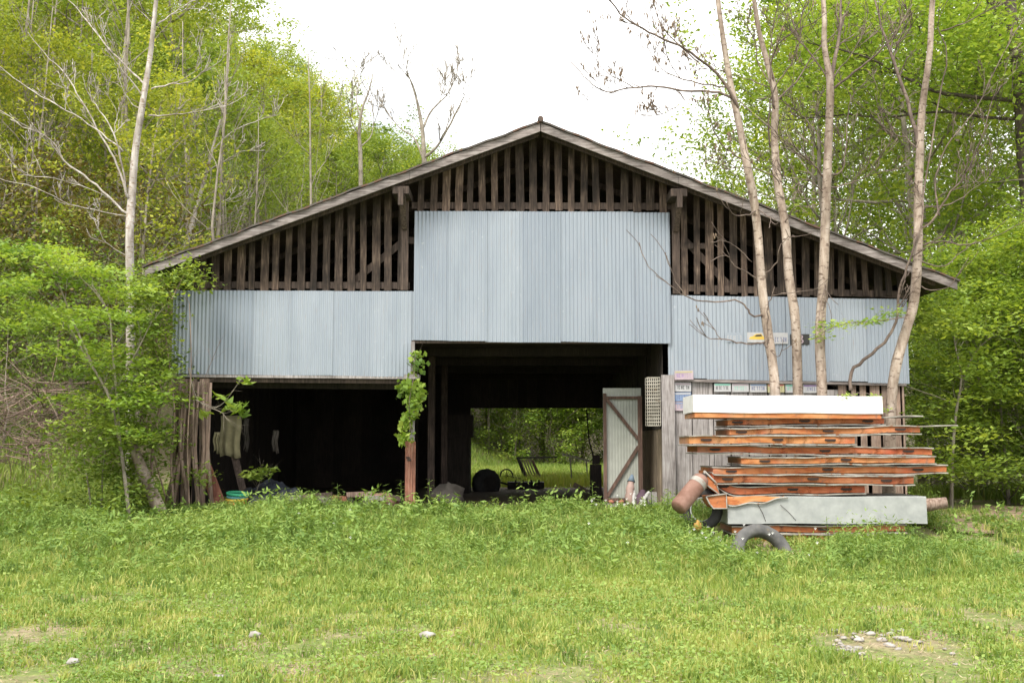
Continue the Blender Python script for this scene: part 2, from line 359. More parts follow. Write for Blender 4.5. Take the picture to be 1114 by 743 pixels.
sheet('dirt_path', 6.8, 11.8, 15.2, 20.8, 'dirt', 0.045, ragged=0.35)

# ------------------------------------------------------------------ barn
WY = 19.4; BY = 30.4; RY0 = 18.75; RY1 = 31.0
apex = W(588, 132, RY0); ltip = W(158, 289, RY0); rtip = W(1041, 304, RY0)
def roofz(x):
    a = (ltip.x, ltip.z) if x < apex.x else (rtip.x, rtip.z)
    t = (x-a[0])/(apex.x-a[0]); return a[1]+(apex.z-a[1])*t
barn = thing('barn', 'large weathered open shed with slatted gable and corrugated metal front panels', 'barn', (0.45, WY, BZ))
def roof_slab(mb, x0, x1, y0, y1, lo, hi, seg=10):
    for i in range(seg):
        a = x0+(x1-x0)*i/seg; b = x0+(x1-x0)*(i+1)/seg
        mb.hexa([(a, y0, roofz(a)+lo), (b, y0, roofz(b)+lo), (b, y1, roofz(b)+lo), (a, y1, roofz(a)+lo),
                 (a, y0, roofz(a)+hi), (b, y0, roofz(b)+hi), (b, y1, roofz(b)+hi), (a, y1, roofz(a)+hi)])
mb = MB()
for i in range(14):   # boards of the roof deck, running across
    ya = RY0+0.05+(RY1-RY0-0.05)*i/14; yb = RY0+0.05+(RY1-RY0-0.05)*(i+1)/14-0.004
    roof_slab(mb, ltip.x, apex.x, ya, yb, -0.075, -0.035, 1); roof_slab(mb, apex.x, rtip.x, ya, yb, -0.075, -0.035, 1)
for yy in (18.95, 21, 23, 25, 27, 29, 30.8):
    roof_slab(mb, ltip.x+0.3, apex.x-0.03, yy, yy+0.06, -0.2, -0.078, 1); roof_slab(mb, apex.x+0.03, rtip.x-0.3, yy, yy+0.06, -0.2, -0.078, 1)
roof = mb.build('roof', M['frame_wood'], barn)
mb = MB()
def tin(x0, x1):
    nn = 44
    for i in range(nn):
        a = x0+(x1-x0)*i/nn; b = x0+(x1-x0)*(i+1)/nn; w1 = 0.012*math.sin(i*1.7)+0.01*math.sin(i*0.6); w2 = 0.012*math.sin((i+1)*1.7)+0.01*math.sin((i+1)*0.6)
        y0 = RY0-0.05+w1; y1 = RY0-0.05+w2
        mb.hexa([(a, y0, roofz(a)-0.03+w1), (b, y1, roofz(b)-0.03+w2), (b, RY1, roofz(b)-0.03), (a, RY1, roofz(a)-0.03),
                 (a, y0, roofz(a)+0.002+w1), (b, y1, roofz(b)+0.002+w2), (b, RY1, roofz(b)), (a, RY1, roofz(a))])
tin(ltip.x-0.04, apex.x); tin(apex.x, rtip.x+0.04)
mb.build('tin_sheet', M['roof_tin'], roof)
mb = MB(); mb.tube([(apex.x, RY0-0.09, apex.z+0.02), (apex.x, RY1, apex.z+0.02)], 0.05, 8); mb.build('ridge_cap', M['roof_tin'], roof)
for (xa, xb) in ((ltip.x, apex.x-0.005), (apex.x+0.005, rtip.x)):
    mb = MB(); k = 3
    for i in range(k):
        a = xa+(xb-xa)*i/k+0.004; b = xa+(xb-xa)*(i+1)/k; o = 0.004*(i % 2)
        mb.hexa([(a, RY0-0.01-o, roofz(a)-0.18), (b, RY0-0.01-o, roofz(b)-0.18), (b, RY0+0.03, roofz(b)-0.18), (a, RY0+0.03, roofz(a)-0.18),
                 (a, RY0-0.01-o, roofz(a)-0.034), (b, RY0-0.01-o, roofz(b)-0.034), (b, RY0+0.03, roofz(b)-0.034), (a, RY0+0.03, roofz(a)-0.034)])
    mb.build('fascia_board', M['fascia_wood'], roof)
# slats
def slats(px0, px1, pyb, pitch, seed, wpx=7.7, skip=()):
    r = random.Random(seed); mb = MB(); p = px0; i = 0
    while p < px1:
        ww = wpx*r.uniform(0.82, 1.15)
        if i not in skip:
            b0 = W(p, pyb+r.uniform(0, 3), WY); b1 = W(p+ww, pyb, WY); sh = r.uniform(-0.025, 0.025); y0 = WY+r.uniform(-0.006, 0.006)
            zt0 = roofz(b0.x)-0.08; zt1 = roofz(b1.x)-0.08
            mb.hexa([(b0.x, y0, b0.z), (b1.x, y0, b0.z), (b1.x, y0+0.028, b0.z), (b0.x, y0+0.028, b0.z),
                     (b0.x+sh, y0, zt0), (b1.x+sh, y0, zt1), (b1.x+sh, y0+0.028, zt1), (b0.x+sh, y0+0.028, zt0)])
        p += pitch*r.uniform(0.93, 1.07); i += 1
    return mb
slats(454, 722, 229, 13.9, 1).build('slat_gable', M['slat_wood'], barn)
slats(216, 436, 315, 13.3, 2).build('slat_gable', M['slat_wood'], barn)
slats(742, 982, 320, 13.0, 3).build('slat_gable', M['slat_wood'], barn)
# horizontal rails and braces behind the slats
def railpx(xa, ya, xb, yb, h=0.12, y=WY+0.07, d=0.06, m='frame_wood', name='beam'):
    mb = MB(); mb.bar(W(xa, ya, y), W(xb, yb, y), h, d); mb.build(name, M[m], barn)
railpx(448, 224, 732, 225); railpx(205, 310, 446, 311); railpx(733, 313, 986, 321)
railpx(436, 262, 452, 262); railpx(738, 268, 775, 268, 0.10); railpx(745, 262, 800, 318, 0.12, WY+0.12)
railpx(385, 306, 440, 262, 0.12, WY+0.12); railpx(448, 372, 726, 372.5, 0.05, WY-0.005, 0.12)
railpx(205, 411.5, 450, 413.5, 0.13, WY+0.05, 0.08); railpx(205, 417, 450, 419, 0.16, WY+0.6, 0.08, 'inner_wood_shaded')
for (a, b_, c_) in ((441, 196, 316), (734, 197, 320)):
    mb = MB(); p0 = W(a, b_, WY); p1 = W(a+2, c_, WY); w = 0.068
    mb.box((p0.x-w, WY-0.045, p1.z), (p0.x+w, WY-0.005, roofz(p0.x)-0.21)); mb.build('post', M['frame_wood'], barn)
    mb = MB(); w = 0.085; z = roofz(p0.x)-0.245
    mb.box((p0.x-0.16, RY0+0.03, z-0.13), (p0.x+0.12, WY+0.5, z)); mb.box((p0.x-0.06, RY0-0.02, z-0.34), (p0.x+0.03, RY0+0.04, z-0.03))
    mb.bar((p0.x, RY0+0.1, z-0.1), (p0.x, WY-0.05, z-0.62), 0.1, 0.1, (1, 0, 0))
    mb.build('eave_bracket', M['frame_wood'], barn)
# corrugated siding
def corrugated(px0, py0, px1, py1, pyb0, pyb1, Y, seed, name='metal_siding', parent=barn, m='galvanised', pitch=0.068, amp=0.009, sheetw=0.66, rag=0.012):
    r = random.Random(seed); a = W(px0, py0, Y); b = W(px1, py1, Y); ba = W(px0, pyb0, Y); bb = W(px1, pyb1, Y)
    mb = MB(); L = b.x-a.x; ns = max(1, round(L/sheetw))
    for s in range(ns):
        x0 = a.x+L*s/ns-(0.03 if s else 0); x1 = a.x+L*(s+1)/ns; n_ = int((x1-x0)/pitch*8)+1; yo = -0.012*(s % 2)-r.uniform(0, 0.004)
        db = r.uniform(-rag, rag); dt = r.uniform(-rag, rag)*0.5; tl = r.uniform(-rag, rag)*0.7; vs_ = []; rows = 4
        for j in range(rows):
            tz = j/(rows-1)
            for i in range(n_+1):
                x = x0+(x1-x0)*i/n_; t = (x-a.x)/L
                zt = a.z+(b.z-a.z)*t+dt; zb = ba.z+(bb.z-ba.z)*t+db+tl*(x-x0)/(x1-x0)
                vs_.append((x, Y+yo+amp*math.sin(2*math.pi*x/pitch)+0.006*math.sin(x*1.3+tz*4+seed), zb+(zt-zb)*tz))
        fs = [(j*(n_+1)+i, j*(n_+1)+i+1, (j+1)*(n_+1)+i+1, (j+1)*(n_+1)+i) for j in range(rows-1) for i in range(n_)]
        mb.add(vs_, fs, True)
    return mb.build(name, M[m], parent)
corrugated(451, 230, 728.5, 231, 370.5, 373.5, WY-0.09, 1)
corrugated(189, 316, 450.5, 317, 407, 409.5, WY-0.05, 2)
corrugated(726, 321, 986, 326, 411, 417, WY-0.05, 3)
for s in ((194, 408.8, 449, 411), (727, 413.5, 986, 418.5)):
    mb = MB(); mb.bar(W(s[0], s[1], WY-0.04), W(s[2], s[3], WY-0.04), 0.045, 0.05); mb.build('trim_board', M['fascia_wood' if s[0] > 300 else 'grey_wood'], barn)
# plank walls
def planks_front(px0, px1, pyt, Y, seed, m, wpx=(14, 20), gap=1.2, zb=BZ-0.15, name='plank_wall', drop=0.0):
    r = random.Random(seed); mb = MB(); p = px0
    while p < px1-2:
        w = r.uniform(*wpx); q = min(p+w, px1); a = W(p, pyt, Y); b = W(q-gap*r.uniform(0.3, 1.4), pyt, Y); y = Y+r.uniform(-0.01, 0.01)
        z0 = zb+(r.uniform(0, drop) if drop else 0); sh = r.uniform(-0.01, 0.01)
        mb.hexa([(a.x, y, z0), (b.x, y, z0), (b.x, y+0.025, z0), (a.x, y+0.025, z0), (a.x+sh, y, a.z), (b.x+sh, y, a.z), (b.x+sh, y+0.025, a.z), (a.x+sh, y+0.025, a.z)])
        p = q
    return mb.build(name, M[m], barn)
planks_front(734, 776, 415, WY+0.01, 4, 'grey_wood', (18, 21))
planks_front(776, 912, 424, WY+0.01, 5, 'grey_wood', (14, 22), 1.5)
planks_front(912, 986, 419, WY+0.01, 6, 'pink_wood', (9, 15), 4)
mb = MB(); a = W(719, 408, WY-0.03); b = W(733, 408, WY-0.03); mb.box((a.x, WY-0.09, BZ-0.1), (b.x, WY-0.045, a.z)); mb.build('jamb_board', M['grey_wood'], barn)
# side / back / partition walls, wood colour darkened to imitate interior shade
XL = W(190, 400, WY).x; XR = W(986, 400, WY).x; XP = W(722, 450, WY).x
def side_wall(X, y0, y1, z1, seed, m='inner_wood_shaded', t=0.03, ztop=None, name='plank_wall'):
    r = random.Random(seed); mb = MB(); y = y0
    while y < y1:
        w = r.uniform(0.18, 0.3); xo = r.uniform(-0.008, 0.008)
        mb.box((X+xo, y, BZ-0.12), (X+xo+t, min(y+w-0.004, y1), z1)); y += w
    mb.build(name, M[m], barn)
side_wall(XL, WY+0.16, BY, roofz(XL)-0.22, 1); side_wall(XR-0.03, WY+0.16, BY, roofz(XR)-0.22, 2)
side_wall(XP, WY+0.06, BY-0.05, BZ+1.45, 3, 'tan_wood'); side_wall(XP-0.012, WY+0.08, BY-0.05, 4.2, 8, 'inner_wood_shaded', 0.008)  # upper partition gets the near-black wood to imitate shade above the tan boards
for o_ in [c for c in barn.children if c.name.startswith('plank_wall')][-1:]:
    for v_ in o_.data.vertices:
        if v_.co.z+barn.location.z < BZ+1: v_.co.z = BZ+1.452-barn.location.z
mb = MB()   # back wall with the opening
oa = W(512, 444, BY); ob = W(664, 444, BY)
def gable_back(x0, x1, z0, Yb):
    x = x0
    while x < x1-0.01:
        w = min(0.26, x1-x); a = x; b = x+w-0.001
        mb.hexa([(a, Yb, z0), (b, Yb, z0), (b, Yb+0.03, z0), (a, Yb+0.03, z0), (a, Yb, roofz(a)-0.1), (b, Yb, roofz(b)-0.1), (b, Yb+0.03, roofz(b)-0.1), (a, Yb+0.03, roofz(a)-0.1)]); x += w
gable_back(XL, oa.x, BZ-0.15, BY); gable_back(oa.x, ob.x, oa.z, BY); gable_back(ob.x, XR, BZ-0.15, BY)
mb.build('back_wall', M['inner_wood_shaded'], barn)
# attic ceiling poles and inner posts
for (p, Y_, t) in ((470, 23, 380), (484, 25.4, 380), (703, 22.4, 372), (690, 24.5, 372), (448, 23.0, 400), (452, 27, 400)):
    mb = MB(); a = W(p, t, Y_); mb.box((a.x-0.07, Y_-0.07, BZ-0.05), (a.x+0.07, Y_+0.07, roofz(a.x)-0.21)); mb.build('inner_post', M['frame_wood'] if p in (470, 484) else M['inner_wood_shaded'], barn)
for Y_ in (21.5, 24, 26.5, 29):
    mb = MB(); mb.box((XL+0.04, Y_, 3.35), (XR-0.05, Y_+0.08, 3.5)); mb.build('tie_beam', M['inner_wood_shaded'], barn)
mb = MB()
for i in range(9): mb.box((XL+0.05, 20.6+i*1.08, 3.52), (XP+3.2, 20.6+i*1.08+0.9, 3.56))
mb.build('loft_floor', M['inner_wood_shaded'], barn)
# front bay post, lower half orange faced
a = W(448.5, 372, WY-0.12); mb = MB(); r = 0.055
mb.hexa([(a.x-r, WY-0.18, BZ-0.1), (a.x+r+0.01, WY-0.18, BZ-0.1), (a.x+r+0.01, WY-0.10, BZ-0.1), (a.x-r, WY-0.10, BZ-0.1), (a.x-r+0.04, WY-0.18, a.z), (a.x+r-0.01, WY-0.18, a.z), (a.x+r-0.01, WY-0.10, a.z), (a.x-r+0.04, WY-0.10, a.z)])
fp = mb.build('front_post', M['grey_wood'], barn)
p0 = W(441, 479, WY-0.2); p1 = W(449, 479, WY-0.2); mb = MB(); mb.box((p0.x, WY-0.21, BZ-0.1), (p1.x, WY-0.183, p0.z)); mb.box((p1.x+0.004, WY-0.2, BZ-0.1), (p1.x+0.05, WY-0.183, p0.z-0.02))
fb = mb.build('facing_board', M['orange_wood'], fp)
mb = MB(); c0 = W(445, 500, WY-0.22); mb.box((c0.x-0.03, WY-0.222, c0.z-0.02), (c0.x+0.035, WY-0.211, c0.z+0.02)); mb.box((c0.x-0.05, WY-0.222, c0.z+0.025), (c0.x+0.01, WY-0.211, c0.z+0.05)); mb.build('latch_hole_shade', M['recess_shade'], fp)  # raised dark blocks paint the shade of a hole
mb = MB(); mb.box((a.x-0.12, WY-0.3, a.z-0.66), (a.x+0.14, WY-0.02, a.z-0.58)); mb.build('post_block', M['grey_wood'], fp)
# open door: tin on a brown frame
DY = 20.5; d0 = W(656, 422, DY); d1 = W(697.5, 423, DY); zb = W(656, 546, DY).z
mb = MB(); n_ = 90
vs_ = []
for i in range(n_+1):
    x = d0.x+(d1.x-d0.x)*i/n_; y = DY+0.05+0.003*math.sin(i*0.9)
    vs_ += [(x, y, zb), (x, y, d0.z)]
mb.add(vs_, [(2*i, 2*i+2, 2*i+3, 2*i+1) for i in range(n_)], True); door = mb.build('door', M['door_tin'], barn)
tag(door, 'pale tin door on a brown braced frame standing open')
def dbar(a, b, w, nm='door_frame', y=DY):
    mb = MB(); mb.bar((a[0], y, a[1]), (b[0], y, b[1]), w, 0.03); mb.build(nm, M['brown_paint'], door)
wd = 0.06; hm = d0.z-0.15
dbar((d0.x+wd/2, zb), (d0.x+wd/2, d0.z-0.1), wd); dbar((d1.x-wd/2, zb), (d1.x-wd/2, hm), wd*1.3)
dbar((d0.x+wd, hm-0.03), (d1.x-wd, hm-0.03), 0.05); dbar((d0.x+wd, zb+0.04), (d1.x-wd, zb+0.04), 0.07)
zm = (zb+d0.z)/2+0.02
dbar((d0.x+wd, hm-0.05), (d1.x-wd, zm+0.08), 0.06, 'door_brace', DY+0.012); dbar((d1.x-wd, zm-0.05), (d0.x+wd, zb+0.1), 0.06, 'door_brace', DY+0.012)
# rough poles and boards closing the left front corner
r = random.Random(12); mb = MB()
for p in (193, 198, 203, 208, 213, 219, 226):
    a = W(p+r.uniform(-1, 1), 412, WY+0.02); w = r.uniform(0.03, 0.06); x2 = a.x+r.uniform(-0.08, 0.08)
    mb.hexa([(x2-w, WY-0.02, BZ-0.1), (x2+w, WY-0.02, BZ-0.1), (x2+w, WY+0.01, BZ-0.1), (x2-w, WY+0.01, BZ-0.1), (a.x-w, WY-0.02, a.z), (a.x+w, WY-0.02, a.z), (a.x+w, WY+0.01, a.z), (a.x-w, WY+0.01, a.z)])
mb.build('corner_boards', M['pink_wood'], barn)
for i in range(9):
    p = 196+i*4.2+r.uniform(-2, 2); a = W(p, 400, WY-0.15-r.uniform(0, .1)); mb = MB()
    mb.tube([(a.x+r.uniform(-.25, .25), a.y-r.uniform(0, .2), BZ-0.15), (a.x+r.uniform(-.06, .06), a.y, BZ+1.1), (a.x, a.y, a.z+r.uniform(-0.5, 0.2))], [0.045, 0.035, 0.025], 6)
    pole = mb.build('leaning_pole', M['pink_wood']); tag(pole, ORD[i]+' bare pole from the left among those propped at the left barn corner', 'pole', 'poles leaning at the left barn corner')

# ------------------------------------------------------------------ plates and signs on the barn
def glyphs(mb, x0, x1, z0, z1, y, r, k=6):
    w = (x1-x0)/k
    for i in range(k):
        a = x0+w*(i+0.15); b = x0+w*(i+0.8); th = w*0.2; c = r.choice((0, 1, 2, 3))
        if c in (0, 2): mb.box((a, y, z0), (a+th, y+0.002, z1))
        if c in (0, 1): mb.box((b-th, y, z0), (b, y+0.002, z1))
        if c in (1, 2, 3): mb.box((a+th*1.02, y, z1-th), (b-th*1.02, y+0.002, z1))
        if c in (0, 3): mb.box((a+th*1.02, y, (z0+z1)/2-th/2), (b-th*1.02, y+0.002, (z0+z1)/2+th/2))
        if c in (2, 3): mb.box((a+th*1.02, y, z0), (b-th*1.02, y+0.002, z0+th))
def plate(px, py, label, base, band, ink, seed, w=0.30, h=0.15, Y=WY-0.09, sub=None):
    r = random.Random(seed); c = W(px, py, Y); tl = r.uniform(-0.02, 0.02)
    t = thing('licence_plate', label, 'licence plate', c, 'old licence plates nailed to the barn wall')
    mb = MB(); mb.box((c.x-w/2, Y, c.z-h/2), (c.x+w/2, Y+0.004, c.z+h/2)); mb.build('plate_sheet', M[base], t)
    mb = MB(); mb.box((c.x-w/2+0.012, Y-0.003, c.z+h*0.26), (c.x+w/2-0.012, Y-0.001, c.z+h*0.42)); mb.build('colour_band', M[band], t)
    mb = MB(); glyphs(mb, c.x-w*0.4, c.x+w*0.4, c.z-h*0.25, c.z+h*0.17, Y-0.003, r); mb.build('plate_characters', M[ink], t)
    t.rotation_euler = (0, tl, 0)
plate(744, 408, 'pale licence plate with a yellow top band, alone above the trim board', 'plate_pink', 'plate_yellow', 'plate_purple', 1, 0.33, 0.16, WY-0.11)
for i, (py, ba, bn, ik, lb) in enumerate(((421, 'plate_white', 'plate_pink', 'black_mark', 'white licence plate topmost of the column beside the grey jamb board'),
        (431.5, 'plate_blue', 'plate_white', 'ink_navy', 'pale blue licence plate second from top in the column by the jamb'),
        (442, 'plate_pink', 'plate_blue', 'plate_blue', 'pinkish licence plate lowest in the column by the jamb'))):
    plate(743, py, lb, ba, bn, ik, 20+i, 0.29, 0.155, WY-0.03)
tops = [('plate_white', 'plate_green', 'black_mark', 'white'), ('plate_white', 'plate_pink', 'plate_green', 'pink banded'), ('plate_white', 'plate_blue', 'ink_navy', 'blue banded'),
        ('plate_yellow', 'plate_red', 'black_mark', 'yellow'), ('plate_white', 'plate_green', 'plate_green', 'green lettered'), ('plate_white', 'plate_purple', 'ink_navy', 'purple banded')]
places = ['leftmost of the row', 'second from left in the row', 'third from left in the row', 'fourth from left, beside a trunk, in the row', 'between two trunks, in the row', 'at the right end of the row']
for i, (ba, bn, ik, nm) in enumerate(tops):
    plate(786+i*19.4, 421.5+i*0.25, nm+' licence plate '+places[i]+' above the stack', ba, bn, ik, 40+i, 0.295, 0.15, WY-0.035)
def flat(px0, px1, py0, py1, Y, m, nm, parent, lab=None):
    a = W(px0, py1, Y); b = W(px1, py0, Y); mb = MB(); mb.box((a.x, Y, a.z), (b.x, Y+0.003, b.z)); return mb.build(nm, M[m], parent)
SY = WY-0.085
t = thing('wall_sign', 'faded whitish plate leftmost of the row on the right metal panel', 'sign', W(799, 368, SY))
flat(790, 808, 362, 372, SY, 'galvanised', 'sign_sheet', t); mb = MB(); a = W(791, 370, SY); b = W(807, 365, SY); glyphs(mb, a.x, b.x, a.z, b.z, SY-0.003, random.Random(5), 5); mb.build('sign_characters', M['plate_white'], t)
t = thing('wall_sign', 'white plate with a yellow car picture on the right metal panel', 'sign', W(823, 367, SY))
flat(813, 833, 361.5, 372.5, SY, 'plate_white', 'sign_sheet', t)
def poly(pts, Y, m, nm, parent, th=0.002):
    mb = MB(); k = len(pts); P = [W(x, y, Y) for x, y in pts]; mb.add([(p.x, Y, p.z) for p in P]+[(p.x, Y+th, p.z) for p in P], [tuple(range(k))[::-1], tuple(range(k, 2*k))]+[(i, (i+1) % k, (i+1) % k+k, i+k) for i in range(k)]); return mb.build(nm, M[m], parent)
poly([(815, 369), (816, 366.5), (819, 365.8), (822, 363.5), (828, 363), (830, 365.5), (832, 367), (831.5, 369.5)], SY-0.003, 'car_yellow', 'car_picture', t)
poly([(820.5, 366.3), (823, 364.2), (828, 363.9), (829.3, 365.8)], SY-0.006, 'black_mark', 'car_window', t)
t = thing('wall_sign', 'white plate of thin upright letters between two trunks on metal panel', 'sign', W(847, 368, SY))
flat(838.5, 857, 362, 374, SY, 'plate_white', 'sign_sheet', t); mb = MB(); a = W(840, 372, SY); b = W(856, 367, SY); glyphs(mb, a.x, b.x, a.z, b.z, SY-0.003, random.Random(9), 6); mb.build('sign_characters', M['ink_navy'], t)
t = thing('wall_sign', 'black plate with a white numeral 3 on the right metal panel', 'sign', W(871, 369, SY))
flat(860, 880.5, 363.5, 375, SY, 'black_mark', 'sign_sheet', t)
mb = MB(); pts = [(866.5, 366), (869, 365), (872.3, 365.5), (873, 367.5), (870, 369), (873.4, 370.5), (873.3, 372.7), (870, 373.6), (866.5, 372.6)]
for p_, q_ in zip(pts[:-1], pts[1:]): mb.tube([W(*p_, SY-0.004), W(*q_, SY-0.004)], 0.016, 6)
mb.build('numeral', M['plate_pink'], t)
# hanging wire basket
t = thing('wire_basket', 'long wire basket hanging inside the grey jamb of the middle bay', 'basket', W(711, 460, WY-0.02)); mb = MB()
a = W(704, 463, WY-0.02); b = W(717, 411, WY-0.02); y0, y1 = WY-0.12, WY+0.16
for i in range(7):
    x = a.x+(b.x-a.x)*i/6; mb.bar((x, y0, a.z), (x, y0, b.z), 0.011, 0.008); mb.bar((x, y1, a.z), (x, y1, b.z), 0.011, 0.008)
for i in range(15):
    z = a.z+(b.z-a.z)*i/14; sg = 0.012*math.sin(i*1.1)
    mb.bar((a.x+sg, y0-0.008, z), (b.x+sg, y0-0.008, z), 0.013, 0.006); mb.bar((a.x, y1+0.008, z), (b.x, y1+0.008, z), 0.011, 0.006); mb.bar((a.x-0.006, y0, z), (a.x-0.006, y1, z), 0.01, 0.006, (0, 0, 1))
mb.build('wire_mesh', M['wire'], t)

# ------------------------------------------------------------------ panel stack
SYF = 16.5
stackd = [ # x0,x1,ytop,ybot, dy, label
 (792, 962, 453.5, 462, 0.05, 'rusty orange-edged panel directly under the white top panel', 2, 1003),
 (794, 1001, 463.5, 472.5, 0.00, 'rusty panel reaching farthest right, third from the top of the stack', 2, 1041),
 (750, 930, 472.5, 483, -0.02, 'orange-edged panel reaching farthest left in the stack', 2, 968),
 (759, 1014, 484.5, 494, 0.02, 'reddish orange panel with a dark notch midway, fifth from top', 2, 0),
 (807, 1017, 495.5, 504.5, 0.00, 'short left-set-back bright orange panel in mid stack, sixth from top', 1, 0),
 (776, 1030, 506, 515.5, 0.03, 'grey-lipped orange panel with red right end, seventh from top', 2, 0),
 (778, 994, 515.5, 526, -0.03, 'orange panel with thick pale lips, eighth from top of the stack', 2, 0),
 (776, 941, 527, 537.5, 0.00, 'short orange panel bent up at its left end', 2, 0),
]
def rough_panel(x0p, x1p, yt, yb, dy, label, slots, lip, seed, core='rusty_orange'):
    r = random.Random(seed); Yf = SYF+dy; a = W(x0p, yb, Yf); b = W(x1p, yt, Yf); D = 1.05+r.uniform(-.1, .1)
    t = thing('insulated_panel', label, 'panel', ((a.x+b.x)/2, Yf, a.z), 'rusty orange panels stacked in front of the barn')
    n_ = 60; x1 = b.x; z0, z1 = a.z, b.z; hgt = z1-z0
    tiltv = r.uniform(-0.02, 0.02)
    bl = 0.10 if 'bent' in label else 0
    def wav(x, k):
        u = (x-a.x)/(x1-a.x); return 0.006*math.sin(x*3.1+seed+k)+0.004*math.sin(x*7.3+seed*2+k)+tiltv*(u-0.5)*2+bl*max(0, 1-u*6)**2*2.0
    # core with a recessed, uneven edge
    vs_ = []
    for i in range(n_+1):
        x = a.x+(x1-a.x)*i/n_; e = r.uniform(-0.006, 0.006)+(0.03 if r.random() < 0.06 else 0)
        w = wav(x, 0); zb_, zt_ = z0+0.012+w, z1-0.008+w
        vs_ += [(x, Yf+0.018+e, zb_), (x, Yf+0.010+e*0.5, (zb_+zt_)/2), (x, Yf+0.018+e, zt_), (x, Yf+D, zt_), (x, Yf+D, zb_)]
    fs = [];
    for i in range(n_):
        for j in range(5):
            j2 = (j+1) % 5; fs.append((i*5+j, (i+1)*5+j, (i+1)*5+j2, i*5+j2))
    fs += [tuple(range(5))[::-1], tuple(n_*5+j for j in range(5))]
    mb = MB(); mb.add(vs_, fs, False); mb.build('foam_core', M[core], t)
    # metal skins; the upper one may run on to the right as a bare lip
    for k, (zz, ex) in enumerate(((z1, lip), (z0, 0))):
        xe = x1 if not ex else W(ex, yt, Yf).x; mb = MB(); vs_ = []; n2 = 70; th = 0.017
        for i in range(n2+1):
            x = a.x-0.015+(xe+0.03-a.x)*i/n2; o = 0.012*math.sin(x*5+seed*3+k)+0.006*math.sin(x*13+k+seed); w = wav(x, 0)+(0.004*math.sin(x*4.1+seed*5+k*2)+0.003*math.sin(x*2.3+seed+k)+0.0015*math.sin(x*17+seed)*(1 if k == 0 else 0.5))
            if ex and x > x1: w += 0.012*math.sin((x-x1)*4)
            vs_ += [(x, Yf-0.022+o, zz-th+w), (x, Yf-0.022+o, zz+w), (x, Yf+D+0.01, zz+w), (x, Yf+D+0.01, zz-th+w)]
        fs = [(i*4+j, i*4+4+j, i*4+4+(j+1) % 4, i*4+(j+1) % 4) for i in range(n2) for j in range(4)]+[(3, 2, 1, 0), (n2*4, n2*4+1, n2*4+2, n2*4+3)]
        mb.add(vs_, fs); mb.build('metal_skin', M['panel_skin'], t)
    L = x1-a.x; pos = [0.09, 0.52, 0.88][:slots+1]
    for q_ in pos:
        x = a.x+L*(q_+r.uniform(-.03, .03)); w = wav(x, 0); mb = MB(); zc = (z0+z1)/2+w
        mb.box((x-0.08, Yf-0.004, zc-0.012), (x+0.08, Yf+0.009, zc+0.014)); mb.box((x-0.05, Yf-0.008, zc-0.022), (x+0.06, Yf+0.006, zc-0.013)); mb.build('lock_slot_shade', M['recess_shade'], t)  # solid dark blocks imitate the shade inside a slot
    return t
for i, (a0, a1, t0, t1, dy, lb, sl, lip) in enumerate(stackd): rough_panel(a0, a1, t0+0.9, t1, dy*2.6+0.02, lb, sl, lip, i+1)
rough_panel(797, 985, 571, 579.5, 0.02, 'orange-edged panel just beneath the grey sided panel near the ground', 1, 0, 21)
rough_panel(803, 962, 580.5, 592, 0.00, 'lowest orange-edged panel of the stack, half hidden in the grass', 1, 0, 22)
# white top panel
def box_panel(x0p, x1p, yt, yb, label, m, seed, core_h=0.05, Yf=SYF, D=1.0, under=True, skew=0):
    r = random.Random(seed); a = W(x0p, yb, Yf); b = W(x1p, yt, Yf); t = thing('insulated_panel', label, 'panel', ((a.x+b.x)/2, Yf, a.z), 'rusty orange panels stacked in front of the barn')
    n_ = 40; vs_ = []
    for i in range(n_+1):
        x = a.x+(b.x-a.x)*i/n_; w = 0.004*math.sin(x*4+seed); u = i/n_
        zl = a.z+core_h+w-skew*u; zt = b.z+w-skew*u
        vs_ += [(x, Yf+w, zl), (x, Yf+0.015-w, zt-0.012), (x, Yf+0.03-w, zt), (x, Yf+D, zt), (x, Yf+D, zl)]
    fs = [(i*5+j, (i+1)*5+j, (i+1)*5+(j+1) % 5, i*5+(j+1) % 5) for i in range(n_) for j in range(5)]+[(4, 3, 2, 1, 0), tuple(n_*5+j for j in range(5))]
    mb = MB(); mb.add(vs_, fs); mb.build('metal_casing', M[m], t)
    if under:
        mb = MB(); mb.hexa([(a.x+0.02, Yf+0.02, a.z), (b.x-0.02, Yf+0.02, a.z-skew), (b.x-0.02, Yf+D-0.02, a.z-skew), (a.x+0.02, Yf+D-0.02, a.z), (a.x+0.02, Yf+0.02, a.z+core_h-0.006), (b.x-0.02, Yf+0.02, a.z+core_h-0.006-skew), (b.x-0.02, Yf+D-0.02, a.z+core_h-0.006-skew), (a.x+0.02, Yf+D-0.02, a.z+core_h-0.006)]); mb.build('foam_core', M['rusty_orange'], t)
    return t, a, b
box_panel(754.5, 960, 429.5, 454, 'clean white metal panel lying on top of the stack', 'white_paint', 3, 0.075, skew=0.02)
t, a, b = box_panel(792, 1008, 540, 569.5, 'thick grey-white sided panel with torn orange lip low in the stack', 'panel_grey', 4, 0.0, Yf=SYF-0.05, D=1.1, under=False)
mb = MB(); vs_ = []   # torn upper left edge showing foam
for i in range(25):
    u = i/24; p = W(791+u*62, 540+0.5*math.sin(u*9), SYF-0.06); q_ = W(791+u*62, 548-8*u*u+1.3*math.sin(u*11), SYF-0.06)
    vs_ += [(p.x, p.y-0.003, p.z+0.004), (q_.x, q_.y-0.012, q_.z)]
mb.add(vs_, [(2*i+1, 2*i+3, 2*i+2, 2*i) for i in range(24)]); mb.build('torn_foam', M['rusty_orange'], t)
